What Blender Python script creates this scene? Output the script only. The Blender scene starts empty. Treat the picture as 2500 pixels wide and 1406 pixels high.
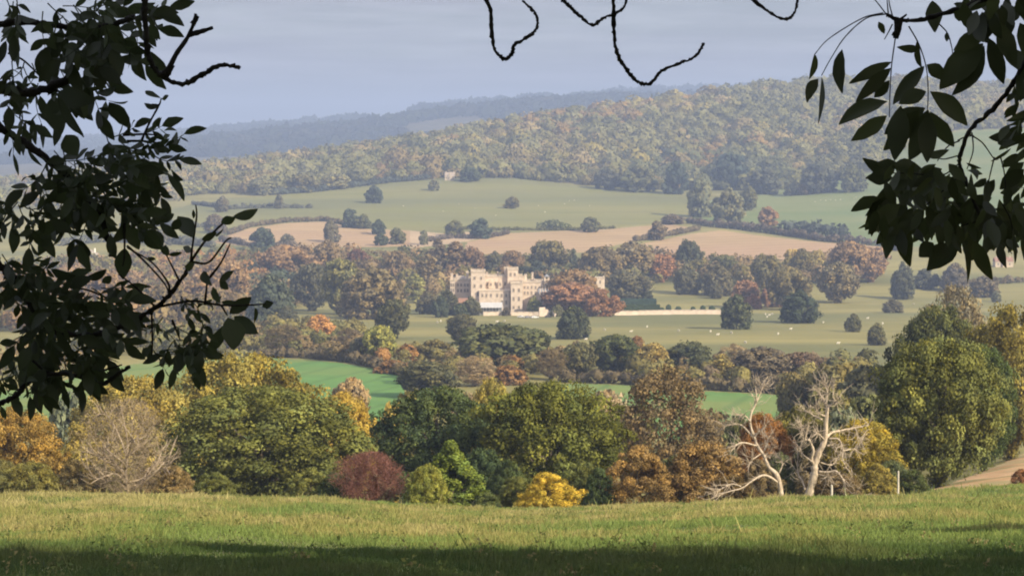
import bpy, math, random
import numpy as np
# ------------------------------------------------------------------ camera, sky, sun, exposure
SC = bpy.context.scene
COL = SC.collection
K = math.tan(math.radians(15)) / 1250.0            # one photo pixel (2500 wide) as a slope
TP = 373 * K                                       # camera pitched down so that eye level is at row 330
PITCH = math.atan(TP)
CP, SP = math.cos(PITCH), math.sin(PITCH)
cam = bpy.data.cameras.new('camera')
cam.sensor_width = 36
cam.angle = math.radians(30)
cam.clip_start, cam.clip_end = 0.05, 60000
camo = bpy.data.objects.new('camera', cam)
COL.objects.link(camo)
camo.rotation_euler = (math.pi / 2 - PITCH, 0, 0)
SC.camera = camo

SUN_AZ, SUN_EL = math.radians(130), math.radians(32)   # clockwise from the view direction
w = bpy.data.worlds.new('World')
SC.world = w
w.use_nodes = True
nt = w.node_tree
bg = nt.nodes['Background']
sky = nt.nodes.new('ShaderNodeTexSky')
sky.sky_type = 'NISHITA'
sky.sun_disc = False
sky.sun_elevation = SUN_EL
sky.sun_rotation = SUN_AZ
sky.altitude = 150
sky.air_density = 1.0
sky.dust_density = 2.5
sky.ozone_density = 1.0
bg.inputs['Strength'].default_value = 0.078
# thin high cloud: streaks in the sky itself
tc = nt.nodes.new('ShaderNodeTexCoord')
mp = nt.nodes.new('ShaderNodeMapping')
mp.inputs['Scale'].default_value = (2.2, 2.2, 26)
no = nt.nodes.new('ShaderNodeTexNoise')
no.inputs['Scale'].default_value = 2.6
no.inputs['Detail'].default_value = 5
rp = nt.nodes.new('ShaderNodeValToRGB')
rp.color_ramp.elements[0].position, rp.color_ramp.elements[1].position = 0.36, 0.68
rp.color_ramp.elements[0].color = (.6, .6, .6, 1)
rp.color_ramp.elements[1].color = (1, 1, 1, 1)
mx = nt.nodes.new('ShaderNodeMixRGB')
mx.inputs['Color2'].default_value = (3.1, 3.06, 3.38, 1)
nt.links.new(tc.outputs['Generated'], mp.inputs['Vector'])
nt.links.new(mp.outputs[0], no.inputs['Vector'])
nt.links.new(no.outputs['Fac'], rp.inputs[0])
nt.links.new(rp.outputs[0], mx.inputs['Fac'])
nt.links.new(sky.outputs[0], mx.inputs['Color1'])
# the thin cloud is brighter overhead than near the horizon
sx = nt.nodes.new('ShaderNodeSeparateXYZ')
mr = nt.nodes.new('ShaderNodeMapRange')
mr.inputs['From Min'].default_value, mr.inputs['From Max'].default_value = .12, .7
mr.inputs['To Min'].default_value, mr.inputs['To Max'].default_value = 1.0, 2.6
nt.links.new(tc.outputs['Generated'], sx.inputs[0])
nt.links.new(sx.outputs['Z'], mr.inputs['Value'])
n2 = nt.nodes.new('ShaderNodeTexNoise')
n2.inputs['Scale'].default_value = 5.5
n2.inputs['Detail'].default_value = 7
n2.inputs['Roughness'].default_value = .6
r2 = nt.nodes.new('ShaderNodeMapRange')
r2.inputs['From Min'].default_value, r2.inputs['From Max'].default_value = .38, .66
r2.inputs['To Min'].default_value, r2.inputs['To Max'].default_value = .80, 1.09
nt.links.new(mp.outputs[0], n2.inputs['Vector'])
nt.links.new(n2.outputs['Fac'], r2.inputs['Value'])
mm = nt.nodes.new('ShaderNodeMath'); mm.operation = 'MULTIPLY'
nt.links.new(mr.outputs[0], mm.inputs[0]); nt.links.new(r2.outputs[0], mm.inputs[1])
vm = nt.nodes.new('ShaderNodeVectorMath'); vm.operation = 'SCALE'
nt.links.new(mx.outputs[0], vm.inputs[0]); nt.links.new(mm.outputs[0], vm.inputs['Scale'])
nt.links.new(vm.outputs[0], bg.inputs['Color'])

sun = bpy.data.lights.new('sun', 'SUN')
sun.energy = 4.5
sun.angle = math.radians(0.55)
sun.color = (1.0, 0.875, 0.645)
suno = bpy.data.objects.new('sun', sun)
COL.objects.link(suno)
SUN = np.array([math.cos(SUN_EL) * math.sin(SUN_AZ), math.cos(SUN_EL) * math.cos(SUN_AZ), math.sin(SUN_EL)])
suno.rotation_euler = (math.pi / 2 - SUN_EL, 0, math.pi - SUN_AZ)
suno.location = tuple(SUN * 60)

SC.view_settings.view_transform = 'Standard'
SC.view_settings.look = 'None'
SC.view_settings.exposure = 1.0
SC.view_settings.gamma = 1
SC.cycles.max_bounces = 6
SC.cycles.diffuse_bounces = 3
SC.cycles.transmission_bounces = 3
SC.cycles.volume_bounces = 0
SC.cycles.filter_width = 2.0
SC.cycles.use_adaptive_sampling = True
SC.cycles.adaptive_threshold = 0.02
SC.cycles.use_denoising = True

# ------------------------------------------------------------------ helpers
R = np.random.default_rng(7)

def ray(px, row):
    xn, yn = (np.asarray(px, float) - 1250) * K, (703 - np.asarray(row, float)) * K
    return xn, CP + yn * SP, -SP + yn * CP

def at(px, row, Y):
    x, y, z = ray(px, row)
    return np.stack([x / y * Y, np.broadcast_to(Y, np.shape(x / y * Y)) * 1.0, z / y * Y], -1)

def project(x, y, z):
    cy, cz = y * SP + z * CP, np.maximum(y * CP - z * SP, 1e-3)
    return 1250 + x / cz / K, 703 - cy / cz / K

def vslope(row):
    x, y, z = ray(1250, row)
    return z / y

def mesh(name, v, f, mat=None, parent=None, cols=None, smooth=False):
    """v (n,3); f: (m,k) array or list of index tuples"""
    me = bpy.data.meshes.new(name)
    v = np.asarray(v, np.float32)
    if isinstance(f, np.ndarray):
        m, k = f.shape
        me.vertices.add(len(v)); me.loops.add(m * k); me.polygons.add(m)
        me.vertices.foreach_set('co', v.ravel())
        me.loops.foreach_set('vertex_index', f.astype(np.int32).ravel())
        me.polygons.foreach_set('loop_start', np.arange(0, m * k, k, dtype=np.int32))
        me.polygons.foreach_set('loop_total', np.full(m, k, np.int32))
        me.update(calc_edges=True)
    else:
        me.from_pydata(v.tolist(), [], f)
    if cols is not None:
        a = me.color_attributes.new('Col', 'FLOAT_COLOR', 'POINT')
        c = np.ones((len(v), 4), np.float32)
        c[:, :3] = cols
        a.data.foreach_set('color', c.ravel())
    if smooth:
        me.polygons.foreach_set('use_smooth', np.ones(len(me.polygons), bool))
    if mat:
        me.materials.append(mat)
    o = bpy.data.objects.new(name, me)
    COL.objects.link(o)
    if parent:
        o.parent = parent
    return o

def tag(o, label=None, cat=None, group=None, kind=None):
    for k_, v_ in (('label', label), ('category', cat), ('group', group), ('kind', kind)):
        if v_:
            o[k_] = v_
    return o

def thing(name, loc, label, cat, group=None, rz=0):
    o = bpy.data.objects.new(name, None)
    o.empty_display_size = .3
    COL.objects.link(o)
    o.location = [float(c) for c in loc]
    o.rotation_euler[2] = rz
    return tag(o, label, cat, group)

class MB:
    """collects shapes into ONE mesh"""
    def __init__(s): s.v, s.f = [], []
    def add(s, v, f):
        n = len(s.v); s.v += [tuple(map(float, p)) for p in v]; s.f += [tuple(i + n for i in q) for q in f]
    def box(s, x0, x1, y0, y1, z0, z1):
        s.add([(x0, y0, z0), (x1, y0, z0), (x1, y1, z0), (x0, y1, z0), (x0, y0, z1), (x1, y0, z1), (x1, y1, z1), (x0, y1, z1)],
              [(0, 3, 2, 1), (4, 5, 6, 7), (0, 1, 5, 4), (1, 2, 6, 5), (2, 3, 7, 6), (3, 0, 4, 7)])
    def gable(s, x0, x1, y0, y1, z0, z1, axis='x', over=0.0):
        if axis == 'x':
            ym = (y0 + y1) / 2
            v = [(x0, y0, z0), (x1, y0, z0), (x1, y1, z0), (x0, y1, z0), (x0, ym, z1), (x1, ym, z1)]
            s.add(v, [(0, 1, 5, 4), (2, 3, 4, 5), (0, 4, 3), (1, 2, 5), (0, 3, 2, 1)])
        else:
            xm = (x0 + x1) / 2
            v = [(x0, y0, z0), (x1, y0, z0), (x1, y1, z0), (x0, y1, z0), (xm, y0, z1), (xm, y1, z1)]
            s.add(v, [(0, 4, 5, 3), (1, 2, 5, 4), (0, 1, 4), (2, 3, 5), (0, 3, 2, 1)])
    def cyl(s, cx, cy, z0, z1, r0, r1=None, n=12):
        r1 = r0 if r1 is None else r1
        a = [2 * math.pi * i / n for i in range(n)]
        v = [(cx + r0 * math.cos(t), cy + r0 * math.sin(t), z0) for t in a] + [(cx + r1 * math.cos(t), cy + r1 * math.sin(t), z1) for t in a]
        s.add(v, [(i, (i + 1) % n, n + (i + 1) % n, n + i) for i in range(n)] + [tuple(range(n))[::-1], tuple(range(n, 2 * n))])
    def tube(s, pts, rad, n=6, knob=0.0, rng=None):
        pts = np.asarray(pts, float); m = len(pts)
        rad = np.broadcast_to(np.asarray(rad, float), (m,))
        t = np.gradient(pts, axis=0); t /= np.linalg.norm(t, axis=1)[:, None] + 1e-9
        ref = np.array([0.3, 1.0, 0.2]); v = []
        for i in range(m):
            a = np.cross(t[i], ref); a /= np.linalg.norm(a) + 1e-9; b = np.cross(t[i], a)
            r = rad[i] * (1 + (knob * rng.normal() if knob else 0))
            for k_ in range(n):
                q = 2 * math.pi * k_ / n
                rr = r * (1 + (knob * .5 * rng.normal() if knob else 0))
                v.append(pts[i] + (a * math.cos(q) + b * math.sin(q)) * rr)
        f = [(i * n + k_, i * n + (k_ + 1) % n, (i + 1) * n + (k_ + 1) % n, (i + 1) * n + k_) for i in range(m - 1) for k_ in range(n)]
        f += [tuple(range(n))[::-1], tuple(range((m - 1) * n, m * n))]
        s.add(v, f)
    def build(s, name, mat=None, parent=None, smooth=False):
        return mesh(name, np.array(s.v), s.f, mat, parent, smooth=smooth)

def smooth_line(p, n):
    """catmull-rom through p, n points"""
    p = np.asarray(p, float)
    q = np.vstack([2 * p[0] - p[1], p, 2 * p[-1] - p[-2]])
    out = []
    for t in np.linspace(0, len(p) - 1 - 1e-6, n):
        i = int(t); u = t - i
        a, b, c, d = q[i], q[i + 1], q[i + 2], q[i + 3]
        out.append(.5 * (2 * b + (c - a) * u + (2 * a - 5 * b + 4 * c - d) * u * u + (3 * b - a - 3 * c + d) * u ** 3))
    return np.array(out)

_H = np.random.default_rng(3).random((256, 256))
def vnoise(x, y, s=0):
    x, y = np.asarray(x, float) + s * 17.3, np.asarray(y, float) + s * 9.1
    xi, yi = np.floor(x).astype(int), np.floor(y).astype(int)
    fx, fy = x - xi, y - yi
    fx, fy = fx * fx * (3 - 2 * fx), fy * fy * (3 - 2 * fy)
    g = lambda a, b: _H[a % 256, b % 256]
    return (g(xi, yi) * (1 - fx) + g(xi + 1, yi) * fx) * (1 - fy) + (g(xi, yi + 1) * (1 - fx) + g(xi + 1, yi + 1) * fx) * fy

def inpoly(px, py, poly):
    px, py = np.asarray(px, float), np.asarray(py, float)
    r = np.zeros(px.shape, bool); j = len(poly) - 1
    for i in range(len(poly)):
        xi, yi = poly[i]; xj, yj = poly[j]
        c = ((yi > py) != (yj > py)) & (px < (xj - xi) * (py - yi) / (yj - yi + 1e-12) + xi)
        r ^= c; j = i
    return r

# ------------------------------------------------------------------ materials
def mat_nodes(name):
    m = bpy.data.materials.new(name); m.use_nodes = True
    n = m.node_tree.nodes; n.clear()
    out = n.new('ShaderNodeOutputMaterial')
    return m, m.node_tree, out

def noise_mat(name, c1, c2, scale, rough=.9, detail=6, c3=None, scale3=.1, bump=0, stretch=(1, 1, 1), lo=.35, hi=.65, lines=None):
    m, t, out = mat_nodes(name)
    b = t.nodes.new('ShaderNodeBsdfPrincipled')
    b.inputs['Roughness'].default_value = rough
    b.inputs['Specular IOR Level'].default_value = .15
    co = t.nodes.new('ShaderNodeTexCoord'); mp_ = t.nodes.new('ShaderNodeMapping')
    mp_.inputs['Scale'].default_value = stretch
    t.links.new(co.outputs['Object'], mp_.inputs[0])
    nz = t.nodes.new('ShaderNodeTexNoise'); nz.inputs['Scale'].default_value = scale; nz.inputs['Detail'].default_value = detail
    t.links.new(mp_.outputs[0], nz.inputs['Vector'])
    r = t.nodes.new('ShaderNodeValToRGB')
    r.color_ramp.elements[0].position, r.color_ramp.elements[1].position = lo, hi
    r.color_ramp.elements[0].color, r.color_ramp.elements[1].color = (*c1, 1), (*c2, 1)
    t.links.new(nz.outputs['Fac'], r.inputs[0])
    last = r.outputs[0]
    if c3:
        n3 = t.nodes.new('ShaderNodeTexNoise'); n3.inputs['Scale'].default_value = scale3; n3.inputs['Detail'].default_value = 3
        t.links.new(mp_.outputs[0], n3.inputs['Vector'])
        r3 = t.nodes.new('ShaderNodeValToRGB')
        r3.color_ramp.elements[0].position, r3.color_ramp.elements[1].position = .45, .62
        t.links.new(n3.outputs['Fac'], r3.inputs[0])
        mm = t.nodes.new('ShaderNodeMixRGB'); mm.inputs[2].default_value = (*c3, 1)
        t.links.new(r3.outputs[0], mm.inputs[0]); t.links.new(last, mm.inputs[1]); last = mm.outputs[0]
    if lines:   # drill lines and wheelings: spacing in metres, angle, share of darkening
        mq = t.nodes.new('ShaderNodeMapping'); mq.inputs['Rotation'].default_value = (0, 0, lines[1])
        t.links.new(co.outputs['Object'], mq.inputs[0])
        wv = t.nodes.new('ShaderNodeTexWave'); wv.inputs['Scale'].default_value = .314 / lines[0]; wv.inputs['Distortion'].default_value = .6; wv.inputs['Detail'].default_value = 2
        t.links.new(mq.outputs[0], wv.inputs['Vector'])
        mr = t.nodes.new('ShaderNodeMapRange'); mr.inputs['From Min'].default_value = lines[3]; mr.inputs['From Max'].default_value = 1; mr.inputs['To Max'].default_value = lines[2]
        t.links.new(wv.outputs['Fac'], mr.inputs['Value'])
        ml = t.nodes.new('ShaderNodeMixRGB'); ml.inputs[2].default_value = (*[c * .6 for c in c2], 1)
        t.links.new(mr.outputs[0], ml.inputs[0]); t.links.new(last, ml.inputs[1]); last = ml.outputs[0]
    t.links.new(last, b.inputs['Base Color'])
    if bump:
        bp = t.nodes.new('ShaderNodeBump'); bp.inputs['Strength'].default_value = bump; bp.inputs['Distance'].default_value = .1
        t.links.new(nz.outputs['Fac'], bp.inputs['Height']); t.links.new(bp.outputs[0], b.inputs['Normal'])
    t.links.new(b.outputs[0], out.inputs[0])
    return m

def leaf_mat(name, trans=.3, gloss=0.0):
    """base colour = object colour x the mesh's own leaf-colour variation; leaves pass some light"""
    m, t, out = mat_nodes(name)
    oi = t.nodes.new('ShaderNodeObjectInfo'); at_ = t.nodes.new('ShaderNodeAttribute'); at_.attribute_name = 'Col'
    mu = t.nodes.new('ShaderNodeMixRGB'); mu.blend_type = 'MULTIPLY'; mu.inputs[0].default_value = 1
    t.links.new(oi.outputs['Color'], mu.inputs[1]); t.links.new(at_.outputs['Color'], mu.inputs[2])
    d = t.nodes.new('ShaderNodeBsdfDiffuse'); tr = t.nodes.new('ShaderNodeBsdfTranslucent')
    mi = t.nodes.new('ShaderNodeMixShader'); mi.inputs[0].default_value = trans
    for q in (d, tr):
        t.links.new(mu.outputs[0], q.inputs['Color'])
    t.links.new(d.outputs[0], mi.inputs[1]); t.links.new(tr.outputs[0], mi.inputs[2])
    last = mi.outputs[0]
    if gloss:
        g = t.nodes.new('ShaderNodeBsdfGlossy'); g.inputs['Roughness'].default_value = .45
        m2 = t.nodes.new('ShaderNodeMixShader'); m2.inputs[0].default_value = gloss
        t.links.new(last, m2.inputs[1]); t.links.new(g.outputs[0], m2.inputs[2]); last = m2.outputs[0]
    t.links.new(last, out.inputs[0])
    return m

M = {}
M['leaf'] = leaf_mat('foliage', .25)
M['grass'] = leaf_mat('grass_blades', .3)
M['twigleaf'] = leaf_mat('hanging_leaves', .3, .03)
M['bark'] = noise_mat('bark', (.05, .04, .03), (.13, .105, .08), 3, bump=.5)
M['darkbark'] = noise_mat('dark_bark', (.012, .011, .011), (.03, .027, .025), 40, bump=.4)
M['deadwood'] = noise_mat('bleached_wood', (.28, .225, .165), (.50, .41, .31), 2.2, stretch=(3, 3, .6), bump=.3)
M['palebark'] = noise_mat('pale_bark', (.25, .19, .13), (.42, .34, .25), 2)
M['meadow'] = noise_mat('meadow_grass', (.09, .105, .035), (.17, .16, .055), .9, c3=(.075, .105, .035), scale3=.05, detail=8)
M['park'] = noise_mat('parkland_grass', (.18, .16, .052), (.23, .20, .068), .02, c3=(.125, .125, .045), scale3=.009, stretch=(.35, 1, 1), lines=(60, 1.45, .3, .8))
M['pasture'] = noise_mat('pasture_grass', (.155, .155, .046), (.205, .185, .062), .012, c3=(.135, .135, .05), scale3=.006, stretch=(.4, 1, 1), lines=(90, 1.5, .25, .75))
M['greenpasture'] = noise_mat('green_pasture', (.11, .145, .045), (.155, .17, .06), .012, stretch=(.4, 1, 1))
M['crop'] = noise_mat('young_crop', (.08, .165, .042), (.10, .195, .05), .05, c3=(.14, .18, .05), scale3=.012, lines=(16, .25, .5, .86))
M['plough'] = noise_mat('ploughed_soil', (.30, .205, .105), (.37, .255, .135), .02, c3=(.33, .215, .125), scale3=.006, stretch=(.4, 1, 1), lines=(22, 1.2, .4, .5))
M['stubble'] = noise_mat('pale_stubble', (.34, .25, .15), (.40, .29, .18), .02)
M['track'] = noise_mat('bare_earth', (.36, .22, .11), (.46, .30, .16), .35, c3=(.26, .22, .10), scale3=.12)
M['woodfloor'] = noise_mat('woodland_floor', (.06, .055, .03), (.11, .09, .045), .03)
M['stone'] = noise_mat('limestone', (.47, .38, .30), (.58, .48, .385), .5, detail=8, bump=.3)
M['stone2'] = noise_mat('weathered_limestone', (.40, .33, .25), (.51, .42, .32), .4, detail=8, bump=.3)
M['glass'] = noise_mat('dark_window', (.10, .09, .08), (.15, .135, .12), 2, rough=.3)
M['lead'] = noise_mat('lead_roof', (.16, .16, .17), (.24, .24, .25), .6, rough=.6)
M['redtile'] = noise_mat('red_roof_tiles', (.2, .11, .075), (.28, .16, .11), 1.5)
M['stonetile'] = noise_mat('stone_roof_tiles', (.25, .2, .16), (.36, .3, .24), 1.5)
M['white'] = noise_mat('white_canvas', (.36, .35, .345), (.42, .41, .40), .8, rough=.6)
M['render'] = noise_mat('white_render', (.7, .66, .58), (.8, .76, .68), .8)
M['wool'] = noise_mat('fleece', (.46, .42, .34), (.6, .55, .46), 3)
M['post'] = noise_mat('weathered_post', (.42, .38, .31), (.58, .53, .44), 4)
# ------------------------------------------------------------------ terrain: height from rows seen per column
TC = [-1400, 0, 400, 800, 1030, 1250, 1450, 1700, 1900, 2200, 2320, 2500, 2900, 3900]
CREST = [1212, 1210, 1208, 1221, 1242, 1252, 1252, 1237, 1223, 1219, 1218, 1216, 1214, 1214]
TD = [35, 50, 70, 100, 150, 200, 260, 350, 450, 500, 600, 700, 760, 900, 1050, 1150, 1250, 1350, 1450, 1550, 1650, 1800, 1950, 2100, 2300, 2500, 2750, 3000, 3300, 3700, 4500, 5300, 6200, 7000, 8800, 10500, 13000, 16500]
def cols(*pairs):
    return np.interp(TC, [p[0] for p in pairs], [p[1] for p in pairs])
RW = {}
crest = np.array(CREST, float)
for d_, f_ in ((35, 1), (50, .60), (70, .36), (100, .15), (150, 0)):
    RW[d_] = crest + (1424 - crest) * f_
RW[200] = cols((0, 1226), (2160, 1236), (2240, 1205), (2320, 1184), (2500, 1158), (2900, 1140))
RW[260] = cols((0, 1252), (2160, 1250), (2240, 1200), (2320, 1165), (2500, 1112), (2900, 1080))
for d_, r_ in ((350, 1150), (450, 1060), (500, 1020), (600, 945), (700, 890), (760, 868), (900, 825), (1050, 790), (1150, 772),
               (1250, 757), (1350, 733), (1450, 698), (1550, 662), (1650, 630), (1800, 588), (1950, 552), (2100, 524)):
    RW[d_] = cols((0, r_), (2500, r_))
RW[350] = cols((0, 1150), (2200, 1150), (2500, 1085))
RW[2300] = cols((0, 500), (500, 492), (1250, 486), (1900, 486), (2150, 470), (2350, 440), (2500, 430))
RW[2500] = cols((0, 474), (480, 468), (700, 462), (1050, 440), (1250, 440), (1600, 462), (1900, 462), (2120, 430), (2300, 370), (2500, 350))
RW[2750] = cols((0, 455), (480, 440), (700, 425), (1050, 395), (1600, 390), (1900, 380), (2120, 345), (2300, 318), (2500, 310))
RW[3000] = cols((0, 452), (400, 440), (700, 412), (1000, 371), (1250, 337), (1600, 304), (1900, 282), (2150, 272), (2500, 272))
RW[3300] = cols((0, 450), (400, 438), (600, 420), (700, 406), (800, 386), (1000, 357), (1200, 323), (1400, 290), (1600, 261), (1750, 243), (1850, 220), (2000, 211), (2200, 214), (2350, 226), (2500, 226), (2900, 226))
RW[3700] = RW[3300] + 14
RW[4500] = cols((0, 418), (3000, 400))
RW[5300] = cols((0, 404), (400, 392), (3000, 370))
RW[6200] = cols((0, 398), (300, 382), (420, 356), (560, 345), (800, 318), (1000, 292), (1200, 268), (1350, 252), (1500, 245), (3000, 240))
RW[7000] = RW[6200] + 12
RW[8800] = cols((-600, 372), (0, 362), (250, 352), (400, 338), (480, 312), (560, 302), (700, 305), (815, 303), (835, 277), (1000, 270), (1200, 256), (1350, 243), (1450, 231), (1600, 227), (1750, 224), (2500, 222), (3000, 222))
RW[10500] = np.maximum(RW[8800] + 22, 352)
RW[13000] = cols((0, 345), (3000, 345))
RW[16500] = cols((0, 341), (3000, 341))
# fine table, z over (column slope u, distance)
UF = np.linspace(-.58, .58, 465)
DF = np.concatenate([np.arange(35, 300, 2.5), np.arange(300, 1000, 8), np.arange(1000, 3600, 15), np.arange(3600, 16501, 60)])
uc = (np.array(TC) - 1250) * K
ZK = np.array([[float(vslope(r_)) * d_ for r_ in np.interp(UF, uc, RW[d_])] for d_ in TD])      # (D, U)
ZF = np.array([np.interp(DF, TD, ZK[:, i]) for i in range(len(UF))])                               # (U, D)
def smooth1(a, n, ax):
    k_ = np.hanning(n + 2)[1:-1]; k_ /= k_.sum()
    p = [(0, 0), (0, 0)]; p[ax] = (n // 2, n // 2)
    b = np.pad(a, p, mode='reflect', reflect_type='odd')
    return np.apply_along_axis(lambda q: np.convolve(q, k_, 'valid'), ax, b)
ZF = smooth1(smooth1(ZF, 7, 1), 9, 0)

def ground_z(x, y):
    x, y = np.asarray(x, float), np.asarray(y, float)
    yy = np.clip(y, 35, 16499); u = np.clip(x / yy, -.5799, .5799)
    iu = (u - UF[0]) / (UF[1] - UF[0]); i0 = np.clip(iu.astype(int), 0, len(UF) - 2); fu = iu - i0
    jd = np.interp(yy, DF, np.arange(len(DF))); j0 = np.clip(jd.astype(int), 0, len(DF) - 2); fd = jd - j0
    z = (ZF[i0, j0] * (1 - fu) + ZF[i0 + 1, j0] * fu) * (1 - fd) + (ZF[i0, j0 + 1] * (1 - fu) + ZF[i0 + 1, j0 + 1] * fu) * fd
    zn = -1.62 + (z + 1.62) * np.clip(y, -100, 35) / 35
    z = np.where(y < 35, zn, z)
    return z + (vnoise(x * .25, y * .25) - .5) * .22 * np.clip((y - 5) / 20, 0, 1) + (vnoise(x * .05, y * .05, 5) - .5) * .5 * np.clip((y - 30) / 60, 0, 1)

def gz(x, y): return float(ground_z(np.array([x]), np.array([y]))[0])

def find_D(px, row, lo=380, hi=3300):
    d = np.arange(lo, hi, 4.0)
    x = (px - 1250) * K * .997 * d
    r_ = project(x, d, ground_z(x, d))[1]
    i = np.argmax(r_ <= row)
    return float(d[i]) if r_[i] <= row else hi

def on_ground(px, D):
    x = (px - 1250) * K * .997 * D
    for _ in range(3):
        z = gz(x, D); row = float(project(x, D, z)[1])
        x = float(at(px, row, D)[0])
    return x, D, z

# polygons of the fields, traced on the land
FIELDS = [
    ('crop_field', 'crop', 430, 745, [(-200, 960), (90, 950), (240, 903), (330, 888), (420, 880), (620, 873), (760, 879), (830, 886), (900, 897), (950, 909), (985, 922), (990, 1060), (900, 1100), (-200, 1100)]),
    ('crop_field', 'crop', 430, 690, [(1365, 937), (1450, 937), (1560, 942), (1720, 955), (1910, 964), (2180, 1012), (2180, 1110), (1700, 1090), (1365, 990)]),
    ('ploughed_field', 'plough', 1500, 2200, [(515, 592), (560, 574), (610, 557), (700, 545), (790, 541), (850, 552), (905, 560), (1000, 563), (1000, 602), (640, 606)]),
    ('ploughed_field', 'stubble', 1500, 2200, [(1000, 563), (1080, 570), (1150, 566), (1225, 567), (1140, 590), (1060, 600), (1000, 606)]),
    ('ploughed_field', 'plough', 1500, 2200, [(1140, 591), (1230, 570), (1340, 565), (1480, 560), (1560, 553), (1640, 548), (1705, 560), (1650, 568), (1560, 583), (1450, 614), (1330, 622), (1130, 622)]),
    ('ploughed_field', 'plough', 1500, 2200, [(1560, 596), (1690, 571), (1760, 562), (1850, 575), (1990, 590), (2160, 603), (2125, 634), (1900, 650), (1700, 634), (1560, 612)]),
    ('pasture', 'pasture', 1500, 2900, [(300, 540), (480, 497), (700, 475), (900, 452), (1050, 438), (1250, 436), (1400, 452), (1600, 466), (1665, 478), (1680, 520), (1580, 548), (1400, 562), (1100, 561), (905, 556), (790, 540), (700, 543), (560, 572), (300, 590)]),
    ('pasture', 'greenpasture', 1500, 3000, [(1690, 500), (1850, 470), (2000, 440), (2130, 420), (2220, 345), (2350, 318), (2560, 312), (2700, 420), (2700, 600), (2170, 602), (1900, 573), (1690, 545)]),
    ('track', 'track', 165, 300, [(2200, 1226), (2290, 1190), (2370, 1162), (2450, 1130), (2540, 1085), (2700, 1100), (2700, 1230), (2225, 1230)]),
    ('woodland_floor', 'woodfloor', 2350, 3900, [(-900, 420), (300, 425), (480, 470), (700, 473), (900, 450), (1050, 436), (1250, 434), (1400, 450), (1600, 464), (1900, 466), (2000, 438), (2130, 418), (2220, 343), (2350, 316), (2560, 310), (3400, 300), (3400, 100), (-900, 100)]),
    ('stubble_field', 'stubble', 7100, 9400, [(868, 292), (890, 278), (940, 271), (1012, 266), (1004, 282), (930, 293)]),
    ('pale_pasture', 'pasture', 6300, 9400, [(600, 330), (700, 322), (760, 324), (740, 332), (640, 338)]),
]
def build_ground():
    s = np.concatenate([[-1, -.8, -.6, -.48, -.42], np.arange(-.36, .3601, 5 * K), [.42, .48, .6, .8, 1]])
    D = np.concatenate([[-80, -40, -10, 5, 15], np.arange(25, 175, .8), np.arange(175, 420, 5), np.arange(420, 760, 2.5), np.arange(760, 1450, 6), np.arange(1450, 2200, 4), np.arange(2200, 3500, 10), np.arange(3500, 16501, 90)])
    S, DD = np.meshgrid(s, D, indexing='ij')
    X = S * (DD + 100 * np.exp(-np.maximum(DD, 0) / 400)); Y = DD
    Z = ground_z(X, Y)
    n, m = S.shape
    idx = np.arange(n * m).reshape(n, m)
    q = np.stack([idx[:-1, :-1], idx[1:, :-1], idx[1:, 1:], idx[:-1, 1:]], -1).reshape(-1, 4)
    V = np.stack([X, Y, Z], -1).reshape(-1, 3)
    C = V[q].mean(1)
    px, row = project(C[:, 0], C[:, 1], C[:, 2])
    which = np.full(len(q), -1)
    which[C[:, 1] < 172] = -2
    for i, (nm, mt, lo, hi, poly) in enumerate(FIELDS):
        k_ = inpoly(px, row, poly) & (C[:, 1] > lo) & (C[:, 1] < hi) & (which < 0)
        which[k_] = i
    far = (C[:, 1] > 3900)
    which[far & (which < 12) & (which != len(FIELDS) - 1) & (which != len(FIELDS) - 2)] = -3
    def sub(nm, sel, mt):
        f = q[sel]
        u_, inv = np.unique(f, return_inverse=True)
        o = mesh(nm, V[u_], inv.reshape(-1, 4), M[mt], smooth=True)
        tag(o, kind='structure')
    sub('ground', which == -1, 'park')
    sub('meadow', which == -2, 'meadow')
    sub('hills', which == -3, 'woodfloor')
    for i, (nm, mt, *_r) in enumerate(FIELDS):
        if (which == i).any():
            sub(nm, which == i, mt)
build_ground()

# ------------------------------------------------------------------ haze: the air of the valley
def haze():
    b = MB(); b.box(-17000, 17000, -200, 16800, -330, 285)
    m, t, out = mat_nodes('valley_haze')
    v = t.nodes.new('ShaderNodeVolumePrincipled')
    v.inputs['Color'].default_value = (.43, .54, .80, 1)
    v.inputs['Density'].default_value = 1.7e-4
    v.inputs['Anisotropy'].default_value = 0.0
    t.links.new(v.outputs[0], out.inputs['Volume'])
    o = b.build('haze', m)
    tag(o, kind='stuff')
haze()
# ------------------------------------------------------------------ foliage
def unit(a): return a / (np.linalg.norm(a, axis=-1, keepdims=True) + 1e-9)

def cards(c, n, size, rng, asp=1.0):
    """irregular leaf-clump faces at c facing n"""
    N = len(c)
    a = unit(np.cross(n, rng.normal(size=(N, 3)))); b = np.cross(n, a)
    s = np.broadcast_to(np.asarray(size, float), (N,))[:, None] * rng.uniform(.65, 1.35, (N, 1))
    k_ = rng.uniform(.55, 1.1, (4, N, 1)) * .5
    bend = unit(n) * s * .18
    v = np.stack([c + a * s * k_[0] * asp + bend, c + b * s * k_[1] - bend, c - a * s * k_[2] * asp + bend, c - b * s * k_[3] - bend], 1).reshape(-1, 3)
    return v, np.arange(4 * N).reshape(N, 4)

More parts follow.
